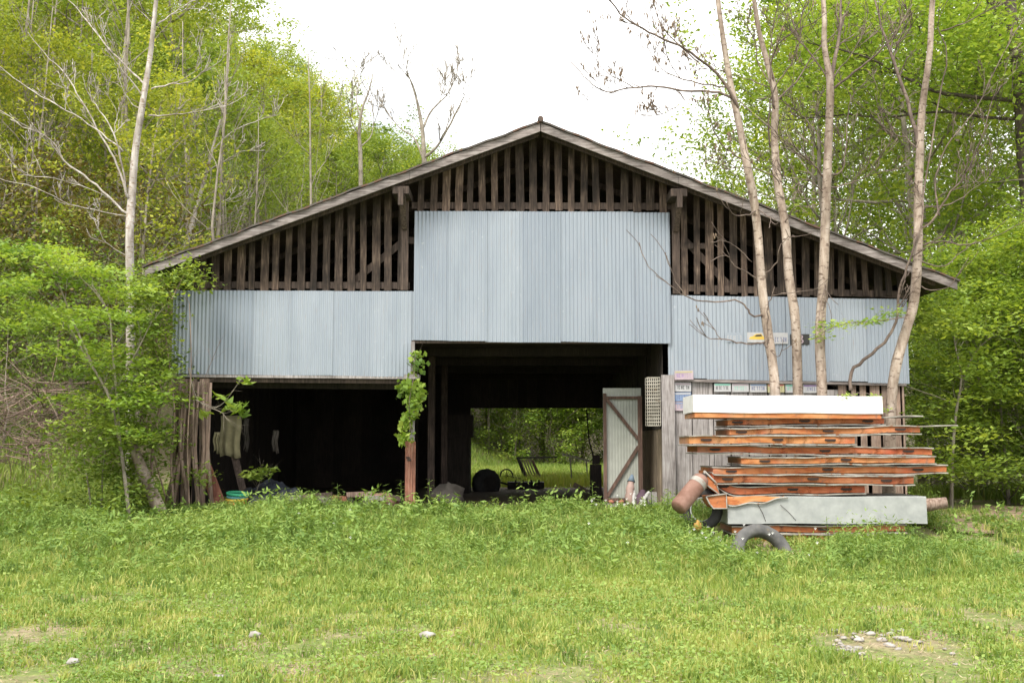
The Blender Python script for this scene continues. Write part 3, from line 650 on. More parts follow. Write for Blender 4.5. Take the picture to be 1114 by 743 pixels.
mb = MB(); mb.tube([W(791+i*3.0, 549.5-9*(i/22)**2+1.2*math.sin(i*0.6), SYF-0.075) for i in range(23)], 0.013, 5); mb.build('torn_lip', M['panel_skin'], t)
for s_ in ((824, 548, 833, 567), (849, 549, 866, 566)):
    mb = MB(); mb.tube([W(s_[0], s_[1], SYF-0.065), W((s_[0]+s_[2])/2+1, (s_[1]+s_[3])/2, SYF-0.06), W(s_[2], s_[3], SYF-0.062)], 0.004, 4); mb.build('crease_shade', M['recess_shade'], t)  # thin dark tubes paint the shade line along each dent
# broken panel ends on the left of the stack
for i, (pts, lb) in enumerate((([(766, 512), (779, 525), (783, 538), (768, 527)], 'broken orange panel corner poking up-left of the stack'), ([(768, 540), (790, 537), (791, 553), (776, 553), (772, 548)], 'small orange broken box end low at the left of the stack'))):
    Yf = SYF-0.08-0.05*i; P = [W(x, y, Yf) for x, y in pts]; k = len(P); t = thing('broken_panel_piece', lb, 'panel piece', P[-1]); mb = MB()
    mb.add([tuple(p) for p in P]+[(p.x, p.y+0.5, p.z) for p in P], [tuple(range(k))[::-1], tuple(range(k, 2*k))]+[(j, (j+1) % k, (j+1) % k+k, j+k) for j in range(k)]); mb.build('foam_core', M['rusty_orange'], t)
    mb = MB(); mb.tube([W(x, y, Yf-0.02) for x, y in pts]+[W(*pts[0], Yf-0.02)], 0.014, 5); mb.build('metal_skin', M['panel_skin'], t)
# wooden bearers under the stack
for x in (820, 960):
    mb = MB(); a = W(x, 592, SYF+0.1); mb.box((a.x-0.1, SYF+0.02, G(0, 16.6)-0.1), (a.x+0.1, SYF+1.0, a.z-0.015)); tag(mb.build('wood_bearer', M['bark_dark']), ('left' if x < 900 else 'right')+' timber bearer under the panel stack', 'timber')
# log, tyres, tank
mb = MB(); c = W(1010, 549, SYF+0.3); e = W(1030, 546, SYF+0.25); mb.tube([c+Vector((-0.5, 0, 0.03)), c, e], [0.10, 0.10, 0.075], 9); tag(mb.build('log', M['pink_wood']), 'sawn log end sticking out right of the grey panel', 'log')
t = thing('old_tyre', 'worn grey tyre half sunk in grass before the orange stack', 'tyre', W(831, 606, 15.75)); mb = MB(); c = W(829, 603, 15.75)
mb.ring(c, (0.25, -1, 0.55), 0.36, 0.085, 44, 12, tread=0.05, sq=1.15); mb.build('tread_body', M['tyre_rubber'], t)
t = thing('old_tyre', 'black tyre with pale rim leaning behind the rusty cylinder', 'tyre', W(775, 548, 16.35)); c = W(763, 554, 16.8)
mb = MB(); mb.ring(c, (-0.5, -1, 0.15), 0.25, 0.075, 40, 12, tread=0.05, sq=1.1); mb.build('tread_body', M['black_rubber'], t)
mb = MB(); mb.ring(c+Vector((0, -0.05, 0)), (-0.5, -1, 0.15), 0.175, 0.012, 40, 6); mb.build('rim', M['panel_grey'], t)
t = thing('rusty_cylinder', 'rusty pinkish metal cylinder with a white band leaning left of the stack', 'tank', W(740, 556, 16.2))
p0 = W(737, 553, 16.1); p1 = W(765, 519, 16.4); ax = (p1-p0); mb = MB()
prof = [(0, 0.02), (0.01, 0.11), (0.05, 0.125), (0.5, 0.13), (0.9, 0.125), (0.97, 0.10), (1.0, 0.05)]
mb.tube([p0+ax*u for u, _ in prof], [r_ for _, r_ in prof], 20); mb.build('tank_body', M['rust_pink'], t)
mb = MB(); mb.tube([p0+ax*0.72, p0+ax*0.84], 0.1312, 20, False); mb.build('white_band', M['panel_skin'], t)
mb = MB(); mb.tube([p0+ax*1.0, p0+ax*1.06], 0.05, 10); mb.build('tank_collar', M['dark_iron'], t)
# orange-yellow rag and white flowers near the tank
mb = MB(); c = W(759, 572, 15.9); r = random.Random(4); mb.blob((c.x, c.y, c.z), 0.05, 0.04, 0.07, r, 9, 6, 0.4); tag(mb.build('yellow_rag', M['flag_orange']), 'crumpled yellow orange rag in the weeds by the cylinder', 'rag')

# ------------------------------------------------------------------ clutter in and behind the barn
def ground_at(px, Y): return G((px-CX)/F*Y, Y)
t = thing('low_bench', 'low plank bench in front of the open tin door', 'bench', W(672, 556, 20.0)); a = W(656, 548, 20.0); b = W(690, 551, 20.0)
mb = MB(); mb.box((a.x, 19.9, b.z), (b.x, 20.25, a.z)); mb.build('seat_plank', M['grey_wood'], t)
for px in (660, 686):
    q_ = W(px, 560, 20.0); mb = MB(); mb.box((q_.x-0.04, 19.93, BZ), (q_.x+0.04, 20.2, b.z-0.004)); mb.build('leg', M['inner_wood_shaded'], t)
for i, px in enumerate((665, 676)):
    c = W(px, 546.5, 20.05); mb = MB(); mb.blob((c.x, c.y, a.z+0.035), 0.055, 0.05, 0.035, r, 9, 5, 0.12); tag(mb.build('brick_piece', M['brick_red']), ('left' if i == 0 else 'right')+' small reddish lump lying on the plank bench', 'brick piece')
def bundle(name, label, cat, pts, rads, mname, capm=None, sides=9):
    t = thing(name, label, cat, pts[0]); mb = MB(); r = random.Random(len(label)); P = []; Rr = []
    k = 10
    for i in range(k+1):
        u = i/k*(len(pts)-1); j = min(int(u), len(pts)-2); f_ = u-j; P.append(pts[j].lerp(pts[j+1], f_)+Vector((r.uniform(-.008, .008), 0, 0))); Rr.append((rads[j]*(1-f_)+rads[j+1]*f_)*r.uniform(0.85, 1.15))
    mb.tube(P, Rr, sides); mb.build('folded_cloth', M[mname], t)
    if capm: mb = MB(); mb.tube([P[-1], P[-1]+(P[-1]-P[-2]).normalized()*0.13], [rads[-1]*1.3, 0.02], sides); mb.build('top_knot', M[capm], t)
bundle('rolled_cloth', 'tall pinkish white rolled cloth standing with a slate grey top', 'cloth roll', [W(686, 561, 19.1), W(685, 535, 19.15), W(687, 524, 19.2)], [0.06, 0.08, 0.055], 'cloth_pink', 'cloth_slate')
bundle('rolled_cloth', 'thin white rolled cloth beside the pinkish roll', 'cloth roll', [W(691, 556, 19.0), W(689.5, 540, 19.1), W(689, 534, 19.15)], [0.03, 0.035, 0.03], 'cloth_white')
bundle('cloth_bundle', 'dark purple crumpled cloth bundle right of the pinkish roll', 'cloth', [W(697, 560, 19.0), W(697, 545, 19.1), W(699, 534, 19.2)], [0.09, 0.11, 0.05], 'cloth_purple')
bundle('rolled_cloth', 'slanting white roll lying across the purple bundle', 'cloth roll', [W(695, 553, 18.85), W(702, 541, 18.95), W(706, 535, 19.0)], [0.025, 0.035, 0.025], 'cloth_white')
# stub post by jamb
mb = MB(); a = W(709, 535, 19.2); mb.box((a.x-0.08, 19.15, BZ-0.1), (a.x+0.08, 19.28, a.z)); tag(mb.build('stub_post', M['grey_wood']), 'short grey post stump in the weeds at the jamb', 'post')
# left bay
mb = MB(); mb.bar(W(243, 560, 19.3), W(222, 505, 19.45), 0.22, 0.03); tag(mb.build('leaning_board', M['red_wood']), 'dull red board leaning inside the left corner of the barn', 'board')
mb = MB(); mb.bar(W(268, 548, 20.2), W(249, 470, 20.6), 0.13, 0.03); tag(mb.build('leaning_board', M['frame_wood']), 'dark brown board leaning under the hanging olive cloth', 'board')
for i, (a0, a1, t0, t1, Y_, mn, lb) in enumerate(((240, 261, 452, 497, 20.4, 'cloth_olive', 'olive feed sack hanging nearest the left corner'), (296, 302, 468, 492, 21.5, 'cloth_grey', 'narrow grey rag hanging deep in the left bay'), (232, 238, 470, 492, 20.1, 'cloth_olive', 'small drab rag hanging at the far left of the bay'), (266, 270, 455, 490, 20.9, 'cloth_grey', 'thin grey strip hanging right of the olive sack'))):
    mb = MB(); vs_ = []; A = W(a0, t0, Y_); B = W(a1, t1, Y_)
    for iz in range(7):
        for ix in range(13):
            u = ix/12; v = iz/6; vs_.append((A.x+(B.x-A.x)*u+0.015*math.sin(v*7+i), Y_+0.03*math.sin(u*14+i)*(0.3+v), A.z+(B.z-A.z)*v+(0.03*math.sin(u*6) if iz == 6 else 0)))
    mb.add(vs_, [(z*13+x, (z+1)*13+x, (z+1)*13+x+1, z*13+x+1) for z in range(6) for x in range(12)], True)
    o = mb.build('hanging_cloth', M[mn]); sm = o.modifiers.new('thick', 'SOLIDIFY'); sm.thickness = 0.008; tag(o, lb, 'cloth')
for i, (mn, z, rr, col) in enumerate((('hose_orange', 546.5, 0.17, 'orange'), ('hose_yellow', 543, 0.175, 'yellow'), ('hose_teal', 540, 0.165, 'teal'), ('hose_green', 537, 0.18, 'green'))):
    c = W(257, z, 19.5); mb = MB(); mb.ring((c.x+0.01*i, c.y, c.z), (0.06*i-0.1, -0.1, 1), rr, 0.026, 32, 8); tag(mb.build('hoop', M[mn]), col+' plastic hoop in the small pile at the left bay mouth', 'hoop', 'coloured hoops piled at the left bay')
mb = MB(); r = random.Random(2); c = W(293, 548, 20.0)
vs_ = []; nn = 22
for iy in range(nn):
    for ix in range(nn):
        u = ix/(nn-1)*2-1; v = iy/(nn-1)*2-1; hgt = 0.42*max(0, 1-(u*u+v*v))**0.6; vs_.append((c.x+u*0.75, c.y+v*0.6, BZ+0.015+hgt*(0.55+0.8*float(vnoise(u*4, v*4, 1, 4))+0.25*float(vnoise(u*11, v*11, 1, 5)))))
mb.add(vs_, [(y*nn+x, y*nn+x+1, (y+1)*nn+x+1, (y+1)*nn+x) for y in range(nn-1) for x in range(nn-1)], True); tag(mb.build('tarp', M['tarp_blue']), 'dark blue tarp heaped over low junk in the left bay', 'tarp')
r = random.Random(77)
cols = [('grey_wood', 'grey'), ('pink_wood', 'brownish'), ('frame_wood', 'dark'), ('red_wood', 'reddish')]
where = ['behind the blue tarp', 'right of the blue tarp', 'between the tarp and the tall weed', 'behind the tall weed', 'left of the bay post', 'at the middle of the left bay', 'near the ivy covered post', 'deep in the left bay']
for i in range(8):
    px = (325, 338, 352, 372, 415, 395, 428, 345)[i]; Y_ = 19.7+0.12*i; a = W(px-14*r.uniform(.7, 1.3), 0, Y_); b = W(px+14*r.uniform(.7, 1.3), 0, Y_+r.uniform(-.2, .2)); z = BZ+r.uniform(0.10, 0.28)
    mb = MB(); mb.bar((a.x, a.y, z+r.uniform(-.06, .06)), (b.x, b.y, z+r.uniform(-.06, .06)), 0.09, 0.05); mn, cn_ = cols[i % 4]; tag(mb.build('scrap_board', M[mn]), cn_+' scrap board lying on the floor '+where[i], 'board', 'scrap boards on the floor of the left bay')
for i, (px, py, rr) in enumerate(((350, 548, .2), (372, 549, .18), (404, 547, .16), (417, 545, .22), (330, 550, .15))):
    c = W(px, py, 19.9+0.15*i); mb = MB(); mb.blob((c.x, c.y, BZ+rr*0.6), rr*1.2, rr, rr*0.7, r, 10, 6, 0.2)
    tag(mb.build('junk_sack', M[('cloth_grey', 'dark_iron', 'cloth_grey', 'rust_pink', 'cloth_slate')[i]]), ('greyish sack slumped behind the scrap boards', 'black lump of junk near the tall weed', 'grey sack slumped in the right half of the left bay', 'rusty rounded lump left of the ivy post', 'slate coloured sack beside the tarp')[i], 'sack')
# sloping rubble/sack inside middle bay, left
mb = MB(); c = W(487, 540, 21.5); mb.blob((c.x, c.y, BZ+0.14), 0.36, 0.4, 0.27, r, 12, 7, 0.22); tag(mb.build('sack', M['cloth_grey']), 'grey sack slumped against the inner posts of the middle bay', 'sack')
mb = MB(); c = W(520, 520, 27.5); mb.box((W(488, 0, 27).x, 26.8, BZ), (W(513, 0, 27).x, 27.8, BZ+1.35)); mb.box((W(490, 0, 27).x, 26.9, BZ+1.354), (W(516, 0, 27).x, 27.6, BZ+1.9)); tag(mb.build('dark_crate', M['inner_wood_shaded']), 'black silhouetted crates stacked at the left of the rear opening', 'crate')
t = thing('tractor_wheel', 'big black wheel silhouetted at the left of the rear opening', 'wheel', W(529, 545, 28)); c = W(529, 526, 28)
mb = MB(); mb.ring(c, (0.7, -1, 0), 0.24, 0.13, 30, 10, tread=0.1, sq=1.3); mb.build('tyre', M['black_rubber'], t); mb = MB(); mb.tube([c+Vector((0.1, -0.15, 0)), c+Vector((-0.1, 0.15, 0))], 0.2, 16); mb.build('rim', M['dark_iron'], t)
# implement silhouetted in the rear opening
t = thing('farm_implement', 'low black farm implement lying in the rear opening', 'farm implement', W(572, 540, 29.5))
a = W(552, 534, 29.5); b = W(592, 534, 29.5); mb = MB(); mb.box((a.x, 29.3, BZ+0.03), (b.x, 29.9, BZ+0.2)); mb.bar((a.x+0.1, 29.2, BZ+0.12), (a.x-0.25, 29.0, BZ+0.22), 0.05, 0.05); mb.build('frame', M['dark_iron'], t)
for px in (561, 569, 578, 586):
    c = W(px, 530, 29.4); mb = MB(); mb.tube([(c.x, 29.25, BZ+0.02), (c.x, 29.2, BZ+0.26)], 0.02, 6); mb.build('tine', M['dark_iron'], t)
t = thing('spoked_wheel', 'thin black iron wheel ring standing on the meadow', 'wheel', W(551, 525, 32.5)); c = W(551, 517.5, 32.5)
mb = MB(); mb.ring(c, (0.25, -1, 0.05), 0.19, 0.022, 32, 6); mb.build('rim', M['dark_iron'], t)
mb = MB(); mb.tube([c+Vector((0, -0.02, 0)), c+Vector((0.6, -0.02, -0.12))], 0.022, 6); mb.build('axle', M['dark_iron'], t)
mb = MB()
for k in range(6):
    q_ = math.pi*k/6; mb.tube([c+Vector((math.cos(q_)*0.18, 0.01, math.sin(q_)*0.18)), c-Vector((math.cos(q_)*0.18, -0.01, math.sin(q_)*0.18))], 0.006, 4)
mb.build('spokes', M['dark_iron'], t)
t = thing('hay_rake', 'old tilted farm cart frame with slatted brown panel on the meadow', 'farm cart', W(578, 522, 34))
def seg(nm, p_, q_, w, m, Y0=34, Y1=34, d=None): mb = MB(); mb.bar(W(*p_, Y0), W(*q_, Y1), w, d or w); mb.build(nm, M[m], t)
seg('side_rail', (563, 497), (572, 521), 0.09, 'dark_iron'); seg('side_rail', (579, 500), (588, 519), 0.06, 'brown_paint'); seg('top_rail', (562, 498), (606, 497), 0.05, 'dark_iron', 34, 34.8)
seg('bottom_rail', (570, 518), (607, 517), 0.06, 'rust_pink', 34, 34.6)
mb = MB()
for k in range(5): mb.bar(W(566+k*3.0, 500, 34.03), W(573+k*3.0, 517, 34.03), 0.045, 0.02)
mb.build('slat_panel', M['tan_wood'], t)
seg('leg', (571, 518), (570, 530), 0.05, 'dark_iron'); seg('leg', (561, 519), (560, 531), 0.04, 'dark_iron')
mb = MB(); mb.bar(W(613, 494, 33), W(640, 501, 34), 0.06, 0.06); mb.bar(W(620, 497, 33), W(622, 520, 33), 0.04, 0.04); mb.bar(W(638, 501, 34), W(639, 520, 34), 0.04, 0.04); tag(mb.build('wooden_rail', M['grey_wood']), 'sloping grey rail on thin legs right of the farm cart', 'rail')
mb = MB(); mb.bar(W(625, 527, 29), W(640, 536, 28), 0.12, 0.05); tag(mb.build('scrap_board', M['pink_wood']), 'pale board lying tilted at the right of the rear opening', 'board')
mb = MB(); c = W(648, 515, 24); mb.box((c.x-0.12, 23.9, BZ+0.01), (c.x+0.12, 24.1, BZ+0.75)); mb.box((c.x-0.07, 23.95, BZ+0.754), (c.x+0.09, 24.05, BZ+0.95)); tag(mb.build('dark_crate', M['inner_wood_shaded']), 'narrow dark crate beside the open tin door', 'crate')
mb = MB(); mb.tube([W(638, 445, 30.2), W(641, 480, 30.1), W(650, 512, 29.9)], 0.018, 5); tag(mb.build('hanging_rope', M['inner_wood_shaded']), 'thin dark rope hanging across the rear opening', 'rope')
# plank and pipes left on the ground
mb = MB(); a = W(120, 0, 18.6); b = W(172, 0, 18.9); mb.bar((a.x, 18.6, G(a.x, 18.6)+0.10), (b.x, 18.9, G(b.x, 18.9)+0.14), 0.09, 0.05); tag(mb.build('fallen_plank', M['grey_wood']), 'grey plank lying at the foot of the left shrubs', 'plank')

# ------------------------------------------------------------------ tree tools
def jitter_path(pts, r, amt, sub=3):
    P = []
    for i in range(len(pts)-1):
        for k in range(sub):
            f_ = k/sub; P.append(pts[i].lerp(pts[i+1], f_)+(Vector((r.uniform(-1, 1), r.uniform(-1, 1), r.uniform(-1, 1)))*amt if (i or k) else Vector()))
    P.append(pts[-1]); return P
def smooth_path(pts, sub=4):
    P = []; n_ = len(pts)
    for i in range(n_-1):
        p0 = pts[max(i-1, 0)]; p1 = pts[i]; p2 = pts[i+1]; p3 = pts[min(i+2, n_-1)]
        for k in range(sub):
            t = k/sub; P.append(0.5*((2*p1)+(p2-p0)*t+(2*p0-5*p1+4*p2-p3)*t*t+(3*p1-p0-3*p2+p3)*t*t*t))
    P.append(pts[-1]); return P
RMIN = [0.0]
def twigs(mb, pos, d, L, rad, depth, r, up=0.25, ends=None, spread=0.7, sides=5):
    n_ = 4; pts = [Vector(pos)]; dd = Vector(d).normalized()
    for i in range(n_):
        dd = (dd+Vector((r.uniform(-1, 1), r.uniform(-1, 1), r.uniform(-1, 1)))*0.22+Vector((0, 0, up*0.25))).normalized(); pts.append(pts[-1]+dd*L/n_)
    mb.tube(pts, [max(RMIN[0], rad*(1-0.7*i/n_)) for i in range(n_+1)], max(3, sides))
    if ends is not None: ends.append(pts[-1]); ends.append(pts[2])
    if depth > 0:
        for k in range(r.choice((2, 3))):
            i = r.choice((1, 2, 3, 4)); nd = (dd+Vector((r.uniform(-1, 1), r.uniform(-1, 1), r.uniform(-0.5, 1)))*spread).normalized()
            twigs(mb, pts[i], nd, L*r.uniform(0.45, 0.75), rad*(1-0.7*i/n_)*0.75, depth-1, r, up, ends, spread, sides-1)
def forest_tree(seed, H, base, rad, nl, per, leaf, leafm, barkm, sig=0.55, trunk_r=0.13, flat=0.5):
    r = random.Random(seed); rg = np.random.default_rng(seed); mb = MB(); ends = []
    tp = [Vector((0, 0, -0.4))]; dx = Vector((r.uniform(-1, 1), r.uniform(-1, 1), 0))*0.05
    for i in range(1, 8): tp.append(Vector((dx.x*i*i*0.3+r.uniform(-.12, .12), dx.y*i*i*0.3+r.uniform(-.12, .12), H*i/7.5)))
    mb.tube(tp, [trunk_r*(1-0.82*i/7) for i in range(8)], 7)
    for k in range(nl):
        u = base+(1-base)*(k+r.random())/nl*0.97; i = min(int(u*7.5), 6); f_ = u*7.5-i; p = tp[i].lerp(tp[min(i+1, 7)], min(f_, 1))
        prof = math.sin(math.pi*min(1, 0.16+0.84*((u-base)/(1-base))**0.8))**0.7
        a = k*2.4+r.uniform(-.5, .5); L = rad*prof*r.uniform(0.65, 1.2)+0.3
        twigs(mb, p, Vector((math.cos(a), math.sin(a), r.uniform(0.15, 0.7))), L, trunk_r*0.33, 2, r, 0.3, ends, 0.9)
    ends = [e for e in ends]; E = np.array([tuple(e) for e in ends])
    cnt = rg.poisson(per, len(E)); cidx = np.repeat(np.arange(len(E)), cnt); cs = sig*(0.6+0.8*rg.random(len(E)))
    cen = E[cidx]+rg.normal(size=(len(cidx), 3))*np.array([1, 1, 0.55])*cs[cidx][:, None]
    ct = np.clip(0.5+0.26*rg.normal(size=len(E)), 0, 1); tint = np.clip(ct[cidx]+0.16*rg.normal(size=len(cidx)), 0, 1)
    tm = mb.mesh('trunk'); tm.materials.append(M[barkm]); cm = leaf_mesh('crown', rg, cen, leaf, tint, flat); cm.materials.append(M[leafm])
    return tm, cm
def plant_tree(name, meshes, x, y, label, cat, group, s=1.0, rot=0.0, dz=0.0, sx=1.0, parts=('trunk', 'crown')):
    t = thing(name, label, cat, (x, y, G(x, y)+dz), group); t.scale = (s*sx, s*sx, s); t.rotation_euler = (0, 0, rot)
    for nm, me in zip(parts, meshes):
        if me is not None: o = bpy.data.objects.new(nm, me); C.objects.link(o); o.parent = t
    return t
rr = random.Random(5)
HT = [forest_tree(100+i, 13+i % 3, 0.22+0.07*(i % 3), 3.0+0.3*(i % 4), 19, 32, 0.15, 'leaf_hill', 'bark_grey', 0.34, 0.13) for i in range(5)]
RT = [forest_tree(200+i, 17+1.5*i, 0.10, 4.2, 30, 34, 0.155, 'leaf_right', 'bark_grey', 0.38, 0.18) for i in range(3)]
SH = [forest_tree(300+i, 3.6+0.5*i, 0.02, 1.6, 18, 24, 0.09, 'leaf_shrub', 'bark_grey', 0.22, 0.04) for i in range(3)]
RS = [forest_tree(330+i, 4.6+0.8*i, 0.02, 2.0, 24, 30, 0.095, 'leaf_right', 'bark_grey', 0.22, 0.05, 1.2) for i in range(3)]
FS = [forest_tree(350+i, 5.2+0.8*i, 0.02, 2.2, 26, 34, 0.12, 'leaf_bright', 'bark_grey', 0.26, 0.05, 0.6) for i in range(2)]
BS = [forest_tree(340+i, 5.5+0.5*i, 0.12, 2.2, 18, 8, 0.13, 'leaf_brown', 'bark_grey', 0.42, 0.06) for i in range(2)]
def bare_mesh(seed, H, r0, nl, barkm, base=0.35, depth=3, spread=0.6):
    r = random.Random(seed); mb = MB(); tp = [Vector((0, 0, -0.4))]
    for i in range(1, 9): tp.append(tp[-1]+Vector((r.uniform(-.16, .16), r.uniform(-.16, .16), H/8)))
    mb.tube(tp, [r0*(1-0.85*i/8) for i in range(9)], 7)
    for k in range(nl):
        u = base+(1-base)*(k+r.random())/nl; i = min(int(u*8), 7); p = tp[i].lerp(tp[i+1], u*8-i); a = k*2.4+r.uniform(-.6, .6)
        twigs(mb, p, Vector((math.cos(a), math.sin(a), r.uniform(0.6, 1.3))), H*0.30*(1.15-u), r0*0.3*(1.3-u), depth, r, 0.5, None, spread)
    me = mb.mesh('bare_tree'); me.materials.append(M[barkm]); return me
BT = [bare_mesh(400+i, 13+i, 0.11+0.02*i, 13, ('bark_pale', 'bark_grey')[i % 2]) for i in range(4)]

# hillside forest
placed = []
def free(x, y, d):
    return all((x-a)**2+(y-b)**2 > d*d for a, b in placed)
glab = 'leafy spring tree in the dense wood covering the hillside'
tries = 0; nhill = 0
while nhill < 165 and tries < 9000:
    tries += 1
    y = 27+70*rr.random()**0.9; x = rr.uniform(-0.60, 0.16)*y
    d = -x*0.8+0.25*(y-20)-8.3
    if -9 < x < 10 and y < 55: continue
    if d < -1.0 and y < 60: continue
    if x > 0.03*y and y < 58: continue
    if not free(x, y, 2.7+y*0.016): continue
    placed.append((x, y)); nhill += 1
    plant_tree('broadleaf_tree', rr.choice(HT), x, y, glab, 'tree', 'broadleaf trees on the wooded hillside', rr.uniform(0.72, 1.12)*(0.75 if y < 34 else 1), rr.uniform(0, 6.28), sx=rr.uniform(0.85, 1.1))
for i in range(30):
    y = rr.uniform(30, 80); x = rr.uniform(-0.50, -0.08)*y
    if -9 < x < 10 and y < 55: continue
    t = plant_tree('bare_tree', [rr.choice(BT)], x, y, 'thin pale leafless tree rising among the hillside trees', 'tree', 'bare trees on the wooded hillside', rr.uniform(0.7, 1.15), rr.uniform(0, 6.28), parts=('trunk',))
PT = [bare_mesh(430+i, 11+2*i, 0.07+0.012*i, 7, 'bark_grey', 0.5, 2, 0.5) for i in range(3)]
for i in range(28):
    y = rr.uniform(27, 48); x = rr.uniform(-0.50, -0.17)*y
    d = -x*0.8+0.25*(y-20)-8.3
    if d < -0.5: continue
    t = plant_tree('bare_tree', [rr.choice(PT)], x, y, 'slim upright leafless pole tree on the hillside', 'tree', 'slim bare poles on the lower hillside', rr.uniform(0.7, 1.1), rr.uniform(0, 6.28), parts=('trunk',))
# edge of the wood beyond the meadow, seen through the rear opening
for i in range(24):
    x = -9+(i % 12)*1.8+rr.uniform(-.5, .5); y = 56+5*(i//12)+rr.uniform(-1, 1)
    plant_tree('shrub', rr.choice(FS), x, y, 'bushy green shrub along the far edge of the rear meadow', 'shrub', 'shrubs along the far edge of the meadow', rr.uniform(0.8, 1.15), rr.uniform(0, 6.28), parts=('stems', 'foliage'))
for i in range(10):
    x = -10+i*2.4+rr.uniform(-.7, .7); y = 67+rr.uniform(-2, 3)
    plant_tree('broadleaf_tree', rr.choice(HT), x, y, 'leafy tree standing behind the meadow shrubs', 'tree', 'trees behind the rear meadow', rr.uniform(0.62, 0.8), rr.uniform(0, 6.28))
# shrubs along the hill foot on the left
for i in range(26):
    y = rr.uniform(19.5, 32); x = -(y-20)*0-9.3-rr.uniform(0, 5)-0.12*(y-20)
    if x/y < -0.385 and y < 24.5: continue
    plant_tree('shrub', rr.choice(SH if i % 4 else BS), x, y, 'scrubby green bush at the foot of the left hillside', 'shrub', 'bushes at the foot of the left hillside', rr.uniform(0.65, 1.1), rr.uniform(0, 6.28), parts=('stems', 'foliage'))
# right side: tall trees and understorey
rl = [(17.5, 52, 1, 1.1), (23, 54, 0, 1.15), (10.2, 36, 0, 0.95), (11.5, 31, 1, 0.95), (14.5, 35, 2, 1.0), (16.5, 29.5, 0, 1.05), (11, 42, 2, 1.0), (19, 36, 1, 1.1), (14, 26.0, 0, 0.66), (13.2, 45, 1, 1.1), (11.5, 48, 0, 0.95), (18, 44, 2, 1.15), (22, 43, 0, 1.1)]
tdesc = ['far dense tree behind the third slender trunk', 'far dense tree beyond the right thicket', 'narrow green tree whose crown rises behind the right roof slope', 'tall green tree behind the second slender trunk', 'tall green tree behind the fourth slender trunk', 'tall green tree at the right picture edge', 'tall tree far behind the right roof slope', 'tall tree set back at the right edge', 'low spreading tree right of the barn eave', 'tall tree far behind the slender trunks', 'far tree just above the right roof slope', 'tall far tree in the right background', 'far tree at the rightmost background']
for (x, y, k, s), lb in zip(rl, tdesc):
    plant_tree('broadleaf_tree', RT[k], x, y, lb, 'tree', None, s, rr.uniform(0, 6.28), sx=0.92)
for i in range(20):
    y = rr.uniform(20.5, 31); x = 8.8+rr.uniform(0, 4.5)+0.16*(y-21)
    plant_tree('shrub', rr.choice(RS), x, y, 'bright green understorey bush crowding the right side of the barn', 'shrub', 'understorey bushes right of the barn', rr.uniform(0.6, 1.0), rr.uniform(0, 6.28), parts=('stems', 'foliage'))
for i in range(6):
    y = rr.uniform(30, 48); x = rr.uniform(0.22, 0.44)*y
    plant_tree('bare_tree', [rr.choice(BT)], x, y, 'thin leafless tree among the green trees behind the right roof', 'tree', 'bare trees behind the right of the barn', rr.uniform(0.8, 1.2), rr.uniform(0, 6.28), parts=('trunk',))

# ------------------------------------------------------------------ traced slender trees
def traced(name, label, group, Y, trunk, branches, barkm, tipm=None, seed=1, tw=2, twl=0.5, pods=False, depthspread=0.8, rtrunk=None, sub=4, twn=3, tk=1.0, bk=1.0):
    """trunk: [(px,py,r_m)], branches: [([(px,py)...], r0, depth offset)]"""
    r = random.Random(seed); b0 = W(trunk[0][0], trunk[0][1], Y); base = Vector((b0.x, Y, G(b0.x, Y)))
    t = thing(name, label, 'tree', base, group)
    trunk = [(a_, b_, c_*tk) for a_, b_, c_ in trunk]; branches = [(b_[0], b_[1]*bk, b_[2]) for b_ in branches]
    pts = [Vector((b0.x, Y, base.z-0.1))]+[W(p[0], p[1], Y+r.uniform(-.08, .08))+Vector((r.uniform(-.02, .02), 0, 0)) for p in trunk if W(p[0], p[1], Y).z > base.z+0.15]
    rads = [trunk[0][2]*1.25]+[p[2] for p in trunk if W(p[0], p[1], Y).z > base.z+0.15]
    P = smooth_path(pts, sub); n_ = len(P); RR = []
    for i in range(n_):
        u = i/(n_-1)*(len(rads)-1); j = min(int(u), len(rads)-2); RR.append((rads[j]*(1-(u-j))+rads[j+1]*(u-j))*r.uniform(0.95, 1.05))
    mb = MB(); mb.tube(P, RR, 10); mb.build('trunk', M[barkm], t); bmb = {}
    pod = MB(); RMIN[0] = 0.00028*Y
    for br in branches:
        bp, r0, dz = br[0], br[1], br[2]; n2 = len(bp); pts = [W(p[0], p[1], Y+dz*(i/(n2-1))) for i, p in enumerate(bp)]
        Pb = smooth_path(pts, 4); k = len(Pb); mb = MB()
        Pb = [Pb[0]]+[p+Vector((r.uniform(-1, 1), r.uniform(-1, 1), r.uniform(-1, 1)))*0.015 for p in Pb[1:]]
        RR = [max(RMIN[0]*1.3, r0*(1-0.72*i/(k-1))) for i in range(k)]; mb.tube(Pb, RR, 6); ends = [Pb[-1]]
        low = name == 'slender_tree' and min(p_[1] for p_ in bp) > 200
        for q_ in range(2 if low else twn):
            i = r.randrange(k//3, k); dr = (Pb[min(i+1, k-1)]-Pb[i-1]).normalized()+Vector((r.uniform(-1, 1), r.uniform(-1, 1), r.uniform(-0.4, 1)))*0.8
            twigs(mb, Pb[i], dr, twl*r.uniform(0.6, 1.3), RR[i]*0.6, 0 if low else tw, r, 0.3, ends, 0.8, 4)
        mb.build('branch', M[tipm or barkm], t)
        if pods:
            for e in ends:
                if r.random() < 0.10:
                    pod = MB()
                    for _ in range(3): pod.blob((e.x+r.uniform(-.03, .03), e.y+r.uniform(-.03, .03), e.z+r.uniform(-.05, .03)), 0.012, 0.012, 0.03, r, 5, 4, 0.2)
                    pod.build('seed_pods', M['pod'], t)
    RMIN[0] = 0.0
    return t
